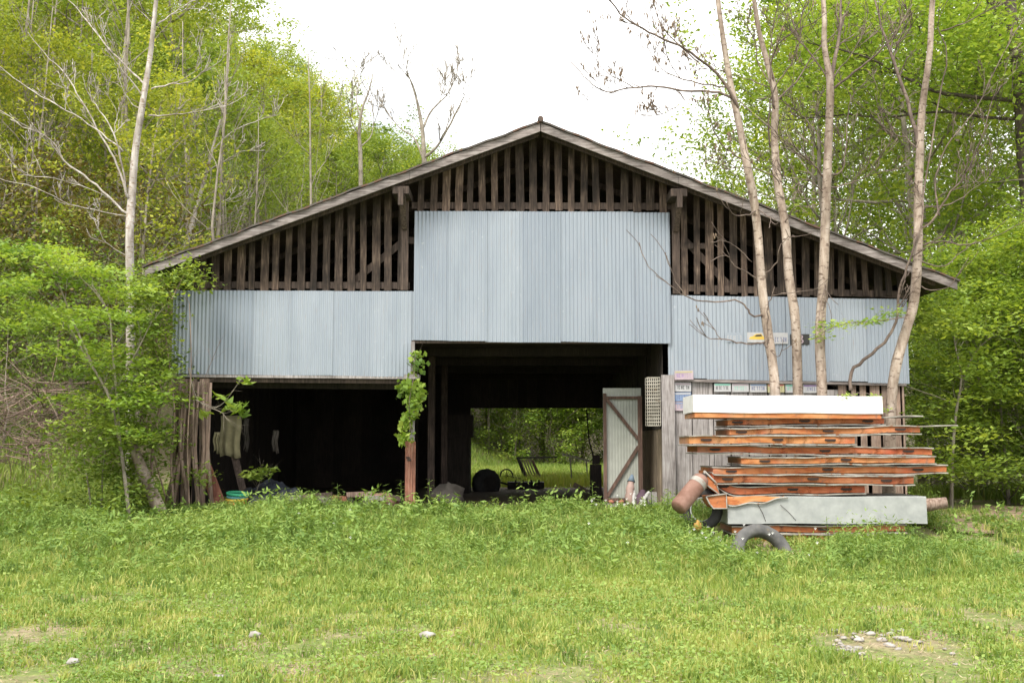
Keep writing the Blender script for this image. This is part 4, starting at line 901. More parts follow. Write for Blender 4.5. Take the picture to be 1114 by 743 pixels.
traced('bare_tree', 'tall white-barked leafless tree standing left of the barn', None, 21.5,
    [(141, 520, .12), (141, 400, .115), (141, 320, .10), (141, 255, .10), (143, 215, .095), (148, 165, .09), (157, 105, .075), (164, 55, .06), (170, 5, .05), (176, -50, .03)],
    [([(141, 236), (122, 218), (98, 196), (70, 175), (55, 152), (25, 138), (0, 120)], .045, -0.8), ([(140, 216), (128, 180), (112, 150), (88, 110), (72, 82), (48, 58), (30, 35)], .04, 0.6),
     ([(138, 215), (133, 180), (124, 145), (108, 120), (95, 100), (90, 80)], .035, -0.5), ([(124, 145), (128, 125), (132, 112)], .018, 0.1), ([(134, 165), (110, 145), (80, 125), (45, 105), (15, 85), (0, 72)], .03, -0.3),
     ([(157, 92), (140, 75), (118, 52), (100, 30), (80, 5), (65, -10)], .038, 0.5), ([(158, 108), (140, 85), (122, 62), (112, 38)], .03, -0.6), ([(157, 118), (145, 115), (133, 95), (128, 75)], .022, 0.4),
     ([(165, 97), (185, 92), (205, 90), (222, 76), (228, 60)], .03, -0.5), ([(162, 126), (185, 125), (212, 122), (245, 116)], .028, -0.7), ([(172, 26), (190, 14), (212, 0)], .03, 0.5), ([(170, 30), (150, 10), (135, -5)], .02, -0.3),
     ([(141, 280), (120, 268), (108, 252), (106, 240)], .02, -0.4), ([(141, 236), (110, 230), (75, 222), (40, 205), (0, 195)], .022, 0.7), ([(122, 218), (95, 205), (60, 195), (20, 190)], .016, -0.9)], 'bark_pale', None, 5, 2, 0.5, twn=4, tk=0.8, bk=0.6)
traced('bare_tree', 'leaning pale leafless tree behind the left roof slope', None, 33,
    [(192, 420, .10), (196, 300, .10), (204, 262, .09), (216, 220, .08), (224, 190, .065), (232, 160, .05), (240, 130, .03)],
    [([(204, 258), (225, 250), (255, 240), (268, 232)], .045, -1), ([(214, 225), (240, 220), (250, 215)], .03, 1), ([(222, 190), (245, 175), (262, 165)], .04, -1), ([(230, 165), (250, 145), (270, 135), (300, 125)], .035, 1),
     ([(226, 185), (215, 165), (210, 150)], .025, -.5), ([(216, 218), (200, 205), (190, 195)], .02, .5), ([(236, 145), (243, 125), (238, 108)], .02, 0)], 'bark_pale', None, 9, 2, 0.7, tk=0.8, bk=0.7)
traced('bare_tree', 'bare forked tree against the sky above the left roof slope', None, 48,
    [(462, 300, .14), (462, 200, .13), (461, 165, .11), (459, 138, .09), (452, 105, .05), (443, 78, .02)],
    [([(460, 140), (470, 120), (485, 105), (493, 92)], .06, 1), ([(461, 172), (475, 160), (490, 135), (500, 115), (505, 105)], .07, -1), ([(494, 125), (490, 110), (488, 98)], .03, 1), ([(461, 175), (450, 150), (435, 140), (422, 122)], .05, 1), ([(453, 105), (448, 90), (441, 80)], .03, -1)], 'bark_grey', None, 11, 3, 1.1, twn=4)
traced('bare_tree', 'thin bare tree at the right shoulder of the wooded hill', None, 52,
    [(392, 300, .10), (392, 180, .10), (391, 145, .08), (394, 120, .06), (402, 98, .04), (407, 75, .015)],
    [([(392, 130), (388, 110), (390, 92), (386, 78)], .04, 1), ([(400, 100), (392, 85), (395, 76)], .025, -1), ([(392, 160), (405, 145), (405, 110)], .04, 1), ([(391, 150), (382, 130), (380, 118)], .03, -1)], 'bark_grey', None, 13, 2, 1.0)
TY = 18.1
traced('slender_tree', 'slender tan trunk, leftmost of the four before the barn, with drooping pods', 'slender trees before the barn', TY,
    [(845, 560, .10), (843, 430, .098), (836, 365, .095), (829, 320, .09), (825, 260, .085), (821, 220, .085), (813, 180, .08), (804, 130, .07), (796, 95, .065), (789, 50, .055), (781, 5, .05), (776, -50, .04)],
    [([(803, 118), (788, 90), (765, 68), (738, 50), (705, 35), (680, 20), (662, 0), (655, -15)], .032, -0.9), ([(798, 108), (775, 100), (745, 100), (715, 95), (690, 96), (660, 100), (640, 88), (622, 68)], .026, -0.6),
     ([(690, 96), (675, 88), (655, 75), (648, 52)], .012, 0.2), ([(795, 95), (765, 92), (740, 85), (720, 75), (705, 52)], .018, 0.5), ([(760, 68), (735, 45), (718, 25), (710, 0)], .016, 0.3), ([(740, 85), (730, 70), (722, 50)], .010, -0.3), 
     ([(735, 98), (745, 110), (728, 120), (715, 125)], .010, -0.3), ([(811, 175), (795, 165), (780, 150), (770, 118)], .02, -0.7), ([(833, 372), (812, 374), (790, 370), (768, 366), (758, 345)], .018, -0.8), ([(785, 370), (775, 355), (765, 340)], .009, -0.2),
     ([(834, 340), (820, 345), (812, 335), (800, 327), (770, 328), (745, 322), (728, 310), (705, 290), (695, 264)], .02, -1.0), ([(745, 322), (735, 305), (727, 285), (724, 275)], .010, -0.2), ([(830, 372), (845, 388), (852, 380)], .012, -0.3),
     ([(835, 380), (835, 345), (838, 325), (850, 320), (885, 316)], .014, -0.9), ([(828, 310), (818, 300), (800, 290), (790, 278), (772, 285)], .016, -0.7), ([(825, 228), (812, 235), (797, 232), (791, 220)], .017, -0.6), ([(820, 225), (838, 238), (836, 248)], .012, -0.4),
     ([(830, 300), (845, 285), (848, 270), (858, 258), (866, 258)], .014, -0.6), ([(818, 285), (800, 268), (787, 262), (772, 264)], .010, -0.6)], 'bark_tan', 'twig', 21, 2, 0.34, pods=True, twn=6, tk=0.82, bk=0.85)
traced('slender_tree', 'slender tan trunk, second from left before the barn', 'slender trees before the barn', TY+0.2,
    [(872, 560, .10), (869, 430, .098), (864, 350, .095), (859, 300, .09), (855, 250, .09), (847, 200, .085), (843, 150, .075), (842, 105, .07), (834, 70, .06), (827, 35, .05), (820, 0, .045), (812, -50, .03)],
    [([(843, 120), (838, 80), (846, 50), (865, 35), (890, 22)], .025, -0.8), ([(845, 110), (866, 90), (885, 60), (905, 40), (920, 15)], .022, 0.8), ([(842, 95), (838, 60), (842, 25), (848, -5)], .02, -0.5),
     ([(838, 160), (836, 130), (843, 95), (860, 70), (868, 50), (872, 20), (880, -5)], .022, -0.9), ([(841, 95), (825, 70), (822, 45), (805, 15), (800, -5)], .018, 0.6), ([(853, 245), (866, 225), (878, 232)], .015, -0.5), ([(835, 95), (810, 85), (785, 78), (760, 75)], .014, 0.4), ([(848, 200), (835, 188), (810, 182), (775, 185)], .012, -0.6)], 'bark_tan', 'twig', 22, 2, 0.40, pods=True, twn=5, tk=0.82, bk=0.75)
traced('slender_tree', 'straight slender trunk, third from left, forking near the top', 'slender trees before the barn', TY-0.1,
    [(893, 560, .105), (893, 430, .10), (893, 370, .10), (896, 300, .095), (899, 240, .095), (900, 190, .09), (902, 140, .08), (904, 90, .075), (897, 50, .055), (896, 15, .05), (893, -50, .035)],
    [([(904, 92), (909, 60), (914, 30), (914, 0), (918, -30)], .05, 0.3), ([(898, 196), (885, 180), (868, 166), (850, 160)], .025, -0.7), ([(902, 190), (915, 188), (920, 165), (922, 130), (926, 105)], .024, 0.5), ([(903, 100), (930, 78), (955, 58), (975, 35), (992, 5)], .03, -0.7),
     ([(903, 92), (890, 70), (870, 45), (862, 20), (858, -10)], .022, 0.6), ([(906, 85), (925, 60), (938, 40)], .015, 0.3), ([(900, 205), (925, 200), (945, 190), (955, 175)], .018, -0.6), ([(893, 345), (900, 325), (897, 310), (893, 330), (890, 350)], .02, -0.25),
     ([(899, 215), (880, 195), (862, 205), (850, 198)], .014, -0.6), ([(901, 165), (885, 140), (872, 125), (860, 118)], .014, 0.6)], 'bark_tan', 'twig', 23, 2, 0.5, twn=6, tk=0.82, bk=0.75)
traced('slender_tree', 'slender pale trunk rightmost before the barn, curving at its foot', 'slender trees before the barn', TY,
    [(966, 560, .11), (968, 450, .105), (973, 400, .10), (985, 360, .10), (994, 325, .095), (998, 270, .09), (998, 220, .085), (1000, 165, .08), (1004, 120, .07), (1010, 60, .06), (1014, 10, .055), (1018, -50, .04)],
    [([(1000, 160), (990, 120), (975, 75), (965, 45), (955, 15), (950, -20)], .05, 0.5), ([(925, 425), (926, 405), (945, 388), (962, 372), (974, 350), (978, 320), (987, 290), (1001, 250), (1006, 200), (1020, 120), (1030, 60), (1020, 30)], .04, -0.25), 
     ([(998, 250), (1015, 240), (1030, 215), (1050, 190), (1068, 150), (1078, 110)], .028, -0.6), ([(1000, 268), (1025, 262), (1050, 266), (1080, 258), (1114, 240)], .02, -0.4), ([(1001, 283), (1025, 290), (1045, 275), (1062, 262)], .018, 0.5), ([(998, 310), (1018, 316), (1035, 310), (1045, 295)], .012, -0.4),
     ([(1005, 225), (1035, 222), (1060, 205), (1075, 195)], .016, 0.6), ([(1022, 235), (1018, 200), (1030, 160), (1060, 120), (1090, 60), (1114, 20)], .022, 0.9), ([(1024, 34), (1050, 25), (1090, 5)], .02, -0.5), ([(1000, 165), (985, 150), (965, 145), (960, 130)], .018, 0.4), ([(975, 50), (990, 30), (985, 5)], .016, -0.4)], 'bark_tan', 'twig', 24, 2, 0.5, twn=7, tk=0.82, bk=0.75)
# dark limbed tree at the far right
t = traced('large_tree', 'large dark-limbed tree reaching left from the right picture edge', None, 27,
    [(1135, 560, .25), (1130, 400, .24), (1122, 250, .22), (1115, 150, .20), (1108, 80, .17), (1100, 20, .14), (1095, -60, .10)],
    [([(1112, 110), (1085, 108), (1060, 106), (1020, 100), (985, 85), (955, 68), (920, 55), (890, 50)], .09, -1.5), ([(1112, 130), (1070, 128), (1020, 122), (960, 128), (920, 125), (870, 130)], .06, 1.5), ([(1106, 60), (1080, 30), (1050, 0), (1020, -30)], .08, 1), ([(1100, 40), (1085, 60), (1095, 80), (1080, 110)], .05, -1),
     ([(1060, 106), (1065, 70), (1078, 40), (1090, 10)], .05, 0.5)], 'bark_dark', None, 31, 3, 1.2, twn=9, bk=0.7)
rg = np.random.default_rng(8); pts = []
for bx, by in ((1085, 20), (1060, 40), (1030, 20), (990, 40), (960, 15), (1100, 90), (1040, 70), (930, 40), (900, 20), (870, 40), (1000, 0), (1070, 80), (950, 95), (890, 85), (860, 75)):
    for k in range(3):
        c = W(bx+rg.uniform(-25, 25), by+rg.uniform(-20, 20), 27+rg.uniform(-1.5, 1.5)); pts.append(np.array(c)+rg.normal(size=(420, 3))*np.array([.75, .75, .28]))
pts = np.concatenate(pts)-np.array(t.location); me = leaf_mesh('crown', rg, pts, 0.12, np.clip(0.6+0.2*rg.normal(size=len(pts)), 0, 1), 0.8); link('crown', me, M['leaf_bright'], t)

# ------------------------------------------------------------------ left foreground saplings, vines
def leafy(name, label, cat, Y, stems, clumps, barkm, leafm, seed, leaf=0.09, sig=(0.22, 0.22, 0.08), per=60, group=None, flat=1.2, yj=0.4, wid=0.5, rs=0.02):
    r = random.Random(seed); rg = np.random.default_rng(seed); b0 = W(stems[0][0][0][0], stems[0][0][0][1], Y); t = thing(name, label, cat, (b0.x, Y, G(b0.x, Y)), group)
    mb = MB()
    for pth, r0 in stems:
        P = [W(p[0], p[1], Y+r.uniform(-.1, .1)+yj*(i/len(pth))*r.uniform(-1, 1)) for i, p in enumerate(pth)]
        P = smooth_path(P, 4); k = len(P); mb.tube(P, [max(0.004, r0*(1-0.7*i/(k-1))) for i in range(k)], 6)
        for q_ in range(5):
            i = r.randrange(k//3, k); twigs(mb, P[i], (P[min(i+1, k-1)]-P[i-1]).normalized()+Vector((r.uniform(-1, 1), r.uniform(-1, 1), r.uniform(-.3, .6))), 0.35, r0*0.3, 1, r, 0.1, None, 0.9, 3)
    mb.build('stems', M[barkm], t); pts = []; tn = []
    for (cx, cy, sx, sy, nn) in clumps:
        for k in range(nn):
            c = W(cx+r.uniform(-sx, sx), cy+r.uniform(-sy, sy), Y+r.uniform(-yj, yj)*1.6); m_ = int(per*r.uniform(0.5, 1.4))
            pts.append(np.array(c)+rg.normal(size=(m_, 3))*np.array(sig)); tn.append(np.clip(r.gauss(0.5, 0.2)+0.15*rg.normal(size=m_), 0, 1))
    pts = np.concatenate(pts)-np.array(t.location); tn = np.concatenate(tn)
    link('foliage', leaf_mesh('foliage', rg, pts, leaf, tn, flat, wid), M[leafm], t); return t
leafy('sapling', 'multi-stemmed young tree with layered bright leaves left of the barn', 'sapling', 17.6,
    [([(142, 580), (137, 530), (130, 480), (118, 430), (95, 390), (75, 355), (55, 330)], .035), ([(131, 490), (127, 430), (122, 380), (118, 340), (100, 310)], .025), ([(100, 395), (80, 350), (60, 300), (45, 280)], .02), ([(128, 420), (150, 380), (165, 350)], .018), ([(120, 345), (105, 320), (80, 295)], .015)],
[(30, 275, 35, 8, 9), (85, 292, 45, 9, 12), (125, 318, 35, 9, 10), (25, 310, 40, 8, 10), (60, 338, 50, 8, 12), (120, 352, 40, 10, 12), (20, 352, 35, 8, 6), (75, 378, 50, 10, 7), (120, 395, 35, 14, 10), (155, 425, 25, 20, 10), (100, 430, 40, 10, 6), (140, 470, 20, 20, 6)], 'bark_grey', 'leaf_bright', 41, 0.085, (0.22, 0.22, 0.05), 105, yj=0.7)
leafy('vine_thicket', 'tangled vine thicket climbing the left corner of the barn', 'vines', 18.7,
    [([(170, 560), (165, 500), (175, 430), (170, 370), (185, 330), (200, 300)], .03), ([(190, 560), (186, 500), (190, 450), (182, 380), (176, 330)], .025), ([(206, 556), (204, 480), (208, 400), (206, 330)], .018), ([(155, 560), (150, 480), (165, 400), (172, 350)], .02), ([(215, 540), (210, 470), (220, 420), (240, 370)], .010), ([(180, 540), (160, 470), (150, 440)], .015)],
    [(186, 298, 28, 12, 22), (160, 320, 24, 18, 22), (168, 345, 16, 20, 14), (160, 365, 18, 22, 9), (176, 400, 16, 18, 10), (198, 425, 10, 10, 5), (160, 400, 20, 30, 20), (150, 450, 26, 26, 24), (150, 500, 24, 26, 22), (182, 480, 12, 30, 8), (130, 525, 25, 18, 12), (225, 515, 8, 6, 2)], 'pink_wood', 'leaf_shrub', 42, 0.085, (0.16, 0.16, 0.10), 60, flat=0.7)
leafy('shrub', 'dense green shrub low between the sapling and the vine thicket', 'shrub', 18.4,
    [([(100, 560), (95, 520), (88, 480)], .02), ([(110, 560), (112, 510), (118, 470)], .02)],
    [(105, 445, 30, 25, 10), (85, 495, 34, 25, 20), (118, 480, 34, 34, 26), (130, 420, 26, 26, 16), (120, 540, 40, 15, 14), (45, 540, 50, 9, 10)], 'bark_grey', 'leaf_shrub', 43, 0.085, (0.2, 0.2, 0.11), 80, flat=0.8, yj=0.8)
mb = MB(); P = smooth_path([W(176, 562, 18.3), W(165, 535, 18.3), W(152, 505, 18.4), W(140, 475, 18.4)], 4); mb.tube(P, [0.12-0.004*i for i in range(len(P))], 10); tag(mb.build('dead_stump', M['bark_tan']), 'short leaning dead stump at the foot of the vine thicket', 'stump')
leafy('hanging_branch', 'drooping twig of large pale leaves before the left bay', 'branch', 18.6,
    [([(205, 400), (215, 435), (240, 448), (246, 455)], .012), ([(213, 435), (235, 443), (250, 430), (262, 412)], .008)],
    [(228, 450, 6, 2, 2), (243, 432, 5, 6, 2), (252, 440, 6, 5, 3), (264, 444, 4, 5, 2), (270, 414, 7, 2, 2)], 'bark_grey', 'leaf_bright', 44, 0.19, (0.05, 0.05, 0.04), 7, flat=0.3, yj=0.1, wid=0.42)
leafy('ivy', 'bright green ivy climbing the front post of the bays', 'ivy', 19.12,
    [([(447, 470), (445, 440), (450, 410), (452, 385)], .008)],
    [(445, 420, 9, 6, 6), (447, 437, 9, 8, 7), (441, 455, 6, 8, 4), (440, 471, 4, 5, 2), (453, 393, 3, 7, 2), (456, 425, 5, 6, 3)], 'twig', 'leaf_bright', 45, 0.10, (0.07, 0.05, 0.07), 20, flat=0.0, yj=0.05, wid=0.9)
leafy('small_sapling', 'small dark leafed seedling growing from the junk in the left bay', 'seedling', 19.6,
    [([(277, 552), (279, 535), (284, 520)], .012)], [(284, 512, 12, 4, 5), (275, 518, 6, 3, 2)], 'bark_grey', 'leaf_shrub', 46, 0.10, (0.1, 0.1, 0.04), 30, flat=0.6, yj=0.15)
leafy('broken_bough', 'thin leafy bough hanging before the right metal panel', 'branch', 17.7,
    [([(985, 345), (950, 350), (920, 352), (895, 362)], .01)], [(965, 342, 14, 7, 7), (935, 350, 14, 3, 5), (910, 353, 14, 3, 4), (895, 362, 6, 6, 3)], 'twig', 'leaf_bright', 47, 0.075, (0.12, 0.12, 0.03), 26, flat=1.0, yj=0.2)
leafy('young_tree', 'young tree with pale limb right of the panel stack', 'young tree', 20.2,
    [([(1035, 560), (1036, 500), (1040, 450), (1046, 410), (1040, 380), (1035, 350)], .035), ([(1046, 415), (1060, 385), (1075, 370)], .02), ([(1042, 440), (1015, 430), (985, 420)], .014)],
    [(1030, 355, 35, 12, 16), (1080, 340, 35, 16, 16), (1050, 390, 45, 14, 20), (1090, 420, 30, 20, 14), (1020, 440, 26, 14, 8), (1060, 470, 45, 18, 16), (1030, 510, 26, 16, 10), (1085, 510, 30, 18, 12), (1070, 320, 40, 16, 14)], 'bark_grey', 'leaf_right', 48, 0.10, (0.24, 0.24, 0.07), 60, flat=1.1, yj=0.8)
leafy('weed_sprig', 'leafy sprig lying over the right end of the white panel', 'sprig', 16.6,
    [([(958, 452), (948, 430), (930, 428), (916, 434)], .006)], [(945, 431, 10, 2, 3), (925, 432, 8, 2, 2), (960, 440, 4, 6, 2)], 'twig', 'leaf_bright', 49, 0.06, (0.06, 0.06, 0.02), 18, yj=0.1)
# hillside brush pile of dead branches at left edge
r = random.Random(55); mb = MB()
for i in range(190):
    c = W(r.uniform(-30, 62), r.uniform(415, 505), 21.5+r.uniform(-1, 1)); d = Vector((r.uniform(-1, 1), r.uniform(-.5, .5), r.uniform(-.4, .5))); twigs(mb, (c.x, c.y, max(c.z, G(c.x, c.y)+0.05)), d, r.uniform(0.5, 1.3), r.uniform(.005, .017), 1, r, 0, None, 0.8, 4)
tag(mb.build('brush_pile', M['pink_wood']), 'heap of dead pinkish branches on the slope at left edge', 'brush pile')

# ------------------------------------------------------------------ grass, weeds, flowers, stones
def blades(name, xy, h, w, tint, matn, seed, lean=0.45, label=None):
    rg = np.random.default_rng(seed); n_ = len(xy); x, y = xy[:, 0], xy[:, 1]; z = gz(x, y)-0.01
    a = rg.random(n_)*2*math.pi; wx, wy = np.cos(a)*w/2, np.sin(a)*w/2; la = rg.random(n_)*2*math.pi; le = h*lean*rg.random(n_)*1.6
    lx, ly = np.cos(la)*le, np.sin(la)*le
    o = np.zeros(n_)
    P = [np.stack([x-wx, y-wy, z], 1), np.stack([x+wx, y+wy, z], 1), np.stack([x+wx*0.8+lx*0.35, y+wy*0.8+ly*0.35, z+h*0.6], 1), np.stack([x-wx*0.8+lx*0.35, y-wy*0.8+ly*0.35, z+h*0.6], 1), np.stack([x+lx, y+ly, z+h*(1-0.25*le/(h+1e-6))], 1)]
    V = np.stack(P, 1).reshape(-1, 3); b_ = np.arange(n_)*5
    L = np.stack([b_, b_+1, b_+2, b_+3, b_+3, b_+2, b_+4], 1).reshape(-1); S = np.tile([4, 3], n_)
    me = np_mesh(name, V, S, L, np.repeat(tint, 5)); o = link(name, me, M[matn]); return tag(o, label, 'grass', kind='stuff')
rg = np.random.default_rng(1)
def bare(x, y):
    """0..1 how bare the ground is"""
    b_ = np.zeros_like(x)
    for (px, py, sx, sy, s) in ((40, 690, 55, 14, 1.0), (30, 735, 40, 10, 0.9), (230, 724, 50, 10, 0.55), (335, 702, 32, 10, .5), (400, 690, 45, 8, 0.5), (480, 738, 50, 8, 0.7), (965, 700, 70, 16, 1.2), (1010, 712, 40, 12, 0.9), (1075, 672, 40, 14, 1.1), (1030, 735, 60, 8, .7), (640, 708, 50, 8, .5), (590, 735, 60, 10, .6), (150, 640, 30, 10, .4), (1085, 570, 50, 16, 2.2), (1062, 600, 20, 14, 1.6), (905, 695, 25, 10, .8)):
        dz = (485-py)/F; Y = -1.6/dz
        for _ in range(6): Y = (G(0, Y)-1.6)/dz
        X = (px-CX)/F*Y; rx = sx/F*Y; ry = abs(sy/F/(dz*dz)*1.6)
        b_ = b_+s*np.exp(-((x-X)/rx)**2-((y-Y)/ry)**2)
    return b_*1.25+0.4*sstep(0.68, 0.9, vnoise(x, y, 1.5, 61))*(1-sstep(10, 14, y))
def scatter(n_, y0, y1, xw, seed):
    rg = np.random.default_rng(seed); y = y0+(y1-y0)*rg.random(n_); x = (rg.random(n_)*2-1)*(xw[0]+(xw[1]-xw[0])*(y-y0)/(y1-y0)); return np.stack([x, y], 1)
def hmap(x, y):
    t = sstep(10.5, 16.5, y); hh = 0.028+0.05*vnoise(x, y, 1.1, 3)+0.16*t*(0.25+1.2*vnoise(x, y, 0.8, 6))*(1-0.45*sstep(17.2, 18.6, y))
    st = np.where((x > 2.6) & (x < 6.8) & (y > 15.2) & (y < 16.6), 0.55, 1.0)
    st = st*np.where((x > 3.0) & (x < 4.3) & (y > 14.2) & (y < 15.8), 0.6, 1.0)*np.where((x > 6.9) & (y > 15.2), 0.5, 1.0)
    return hh*st
def in_stack(x, y): return (x > 2.85) & (x < 6.5) & (y > 16.52) & (y < 17.6)
xy = scatter(330000, 6.2, 19.25, (3.9, 11.0), 11); x, y = xy[:, 0], xy[:, 1]
dens = np.clip(1.15*(0.45+0.9*vnoise(x, y, 1.3, 1))*(0.5+0.8*vnoise(x, y, 5, 2)), 0.12, 1)*(1-np.clip(bare(x, y), 0, 0.93)); keep = (rg.random(len(x)) < dens) & ~in_stack(x, y); xy = xy[keep]; x, y = xy[:, 0], xy[:, 1]
h = hmap(x, y)*(0.5+0.9*rg.random(len(x)))*(1-0.5*np.clip(bare(x, y), 0, 1)); w = 0.006+0.006*rg.random(len(x))+0.0003*(y-6)
tint = np.clip(0.55-0.22*sstep(11, 17, y)+0.55*(vnoise(x, y, 0.7, 7)-0.5)+0.5*(vnoise(x, y, 2.6, 9)-0.5)+0.16*rg.normal(size=len(x)), 0, 1)
# tufts
tc_ = scatter(5200, 6.2, 18.9, (3.9, 10.8), 77); kb = (rg.random(len(tc_)) < (1-np.clip(bare(tc_[:, 0], tc_[:, 1])*0.9, 0, .92))*np.clip(1.8*vnoise(tc_[:, 0], tc_[:, 1], 1.1, 44)-0.2, 0.05, 1)) & ~in_stack(tc_[:, 0], tc_[:, 1]); tc_ = tc_[kb]
ni = np.repeat(np.arange(len(tc_)), 26); tr = 0.03+0.07*rg.random(len(tc_)); xt = tc_[ni]+rg.normal(size=(len(ni), 2))*tr[ni][:, None]
th_ = (hmap(tc_[:, 0], tc_[:, 1])*1.1+0.03+(0.03+0.04*sstep(10, 15, tc_[:, 1]))*rg.random(len(tc_)))[ni]*(0.6+0.6*rg.random(len(ni))); tt = np.clip(0.40+0.30*rg.normal(size=len(tc_))[ni]+0.12*rg.normal(size=len(ni)), 0, 1)
xy = np.concatenate([xy, xt]); h = np.concatenate([h, th_]); w = np.concatenate([w, 0.008+0.006*rg.random(len(ni))+0.0003*(xt[:, 1]-6)]); tint = np.concatenate([tint, tt])
dry = rg.random(len(tint)) < 0.06; tint = np.where(dry, 1.0, tint)
blades('grass', xy, h, w, tint, 'grass_blade', 12, label='short patchy yellow-green grass over the yard before the barn')
# clover-like low leaves between the blades
xy = scatter(170000, 6.2, 18.8, (3.9, 10.5), 14); x, y = xy[:, 0], xy[:, 1]; keep = (rg.random(len(x)) < np.clip(1.5*vnoise(x, y, 1.6, 21)**1.5, 0.05, 1)*(1-np.clip(bare(x, y), 0, 0.9))) & ~in_stack(x, y); xy = xy[keep]; x, y = xy[:, 0], xy[:, 1]
z = gz(x, y)+0.02+hmap(x, y)*0.8*rg.random(len(x)); me = leaf_mesh('ground_cover', rg, np.stack([x, y, z], 1), 0.030+0.02*sstep(10, 17, y), np.clip(0.5+0.6*(vnoise(x, y, 1.0, 5)-0.5)+0.18*rg.normal(size=len(x)), 0, 1), 0.6, 0.7)
tag(link('ground_cover', me, M['weed_leaf']), 'small-leaved ground cover growing through the yard grass', 'ground cover', kind='stuff')
# dry litter
xy = scatter(60000, 6.2, 18, (3.9, 10), 15); x, y = xy[:, 0], xy[:, 1]; keep = rg.random(len(x)) < np.clip(bare(x, y)*0.7+0.14, 0, 1); xy = xy[keep]; x, y = xy[:, 0], xy[:, 1]
me = leaf_mesh('dry_litter', rg, np.stack([x, y, gz(x, y)+0.02+0.03*rg.random(len(x))], 1), 0.045, rg.random(len(x)), 1.5, 0.16); tag(link('dry_litter', me, M['dry_litter']), 'dry straw and dead leaf bits on the bare earth', 'litter', kind='stuff')
# tall weeds
def weed_arrays(rg, px, py, H, seed, leaf=0.05, k=26):
    n_ = len(px); L = []; T = []; base = gz(px, py)
    tall = H*(0.6+0.6*rg.random(n_)); lx = rg.normal(size=n_)*0.12*tall; ly = rg.normal(size=n_)*0.12*tall
    idx = np.repeat(np.arange(n_), k); u = np.tile(np.arange(k)/k, n_)*0.85+0.15+0.03*rg.normal(size=n_*k); a = np.tile(np.arange(k)*2.4, n_)+rg.random(n_)[idx]*6.28
    rad = (0.03+0.07*(1-u))*(0.8+0.5*rg.random(n_*k))*(tall[idx]/0.4)
    P = np.stack([px[idx]+lx[idx]*u*u+np.cos(a)*rad, py[idx]+ly[idx]*u*u+np.sin(a)*rad, base[idx]+tall[idx]*u], 1)
    tn = np.clip(0.5+0.2*rg.normal(size=n_)[idx]+0.12*rg.normal(size=n_*k), 0, 1); return P, tn
xy = scatter(21000, 12.8, 19.1, (7.5, 10.5), 16); x, y = xy[:, 0], xy[:, 1]
bias = sstep(12.8, 17.0, y)*np.clip(2.2*vnoise(x, y, 0.75, 30)-0.35, 0.06, 1)
bias = bias*np.where((x > 2.2) & (x < 6.9), 1.25, 1.0)*(1-np.clip(bare(x, y), 0, 0.95))*np.where((y > 17.8) & (x > 7.0), 0.4, 1)
keep = (rg.random(len(x)) < bias) & ~in_stack(x, y); x, y = x[keep], y[keep]
Hh = (0.20+0.34*sstep(13.0, 16.0, y)*vnoise(x, y, 1.1, 31)**1.3)*(0.7+0.6*vnoise(x, y, 3.5, 35))
Hh = Hh*np.where((y > 17.2) & (x < 2.6), 0.72, 1.0)*np.where((x > -1.6) & (x < 1.6) & (y > 17.0), 0.75, 1.0)*np.where((x < -1.6) & (y > 16.5), 1.1, 1)
Hh = Hh*np.where((x > 6.9) & (y > 15.2), 0.35, 1.0)*np.where((x > 3.0) & (x < 4.3) & (y > 13.9) & (y < 15.8), 0.45, 1.0)
Hh = Hh*np.where((x > 0.8) & (x < 6.6) & (y < 15.2), 1.45, 1.0)
Hh = Hh*np.where((x > 2.9) & (x < 6.4) & (y > 15.2) & (y < 16.6), 0.45, 1.0)
P, tn = weed_arrays(rg, x, y, Hh, 1); tn = np.clip(tn+0.5*(vnoise(x, y, 0.7, 33)-0.5).repeat(26), 0, 1)
me = leaf_mesh('weeds', rg, P, 0.062, tn, 0.25, 0.24); tag(link('weeds', me, M['weed_leaf']), 'knee-high leafy green weeds massed before the barn', 'weeds', kind='stuff')
xy = scatter(3600, 12.0, 18.6, (7.0, 9.5), 86); x, y = xy[:, 0], xy[:, 1]
keep = (rg.random(len(x)) < np.clip(2.4*vnoise(x, y, 0.9, 91)-0.8, 0, 1)*sstep(12.6, 15.6+1.5*vnoise(x, y, 0.6, 93), y)*np.where((x > 1.0) & (x < 7.5) & (y < 15.4), 1.0, 0.55)*np.where((x > 2.9) & (x < 4.5) & (y > 13.6), 0.0, 1.0)*(1-np.clip(bare(x, y), 0, 1))*np.where((x > 2.7) & (x < 6.6) & (y > 15.2), 0.0, 1.0)); x, y = x[keep], y[keep]
P, tn = weed_arrays(rg, x, y, (0.2+0.16*sstep(13, 15.5, y))+0.28*vnoise(x, y, 1.4, 92), 2)
me = leaf_mesh('broad_weeds', rg, P, 0.088, tn*0.8, 0.3, 0.34); tag(link('broad_weeds', me, M['weed_leaf']), 'dark clumps of broad-leaved weeds between the grass and the barn', 'weeds', kind='stuff')
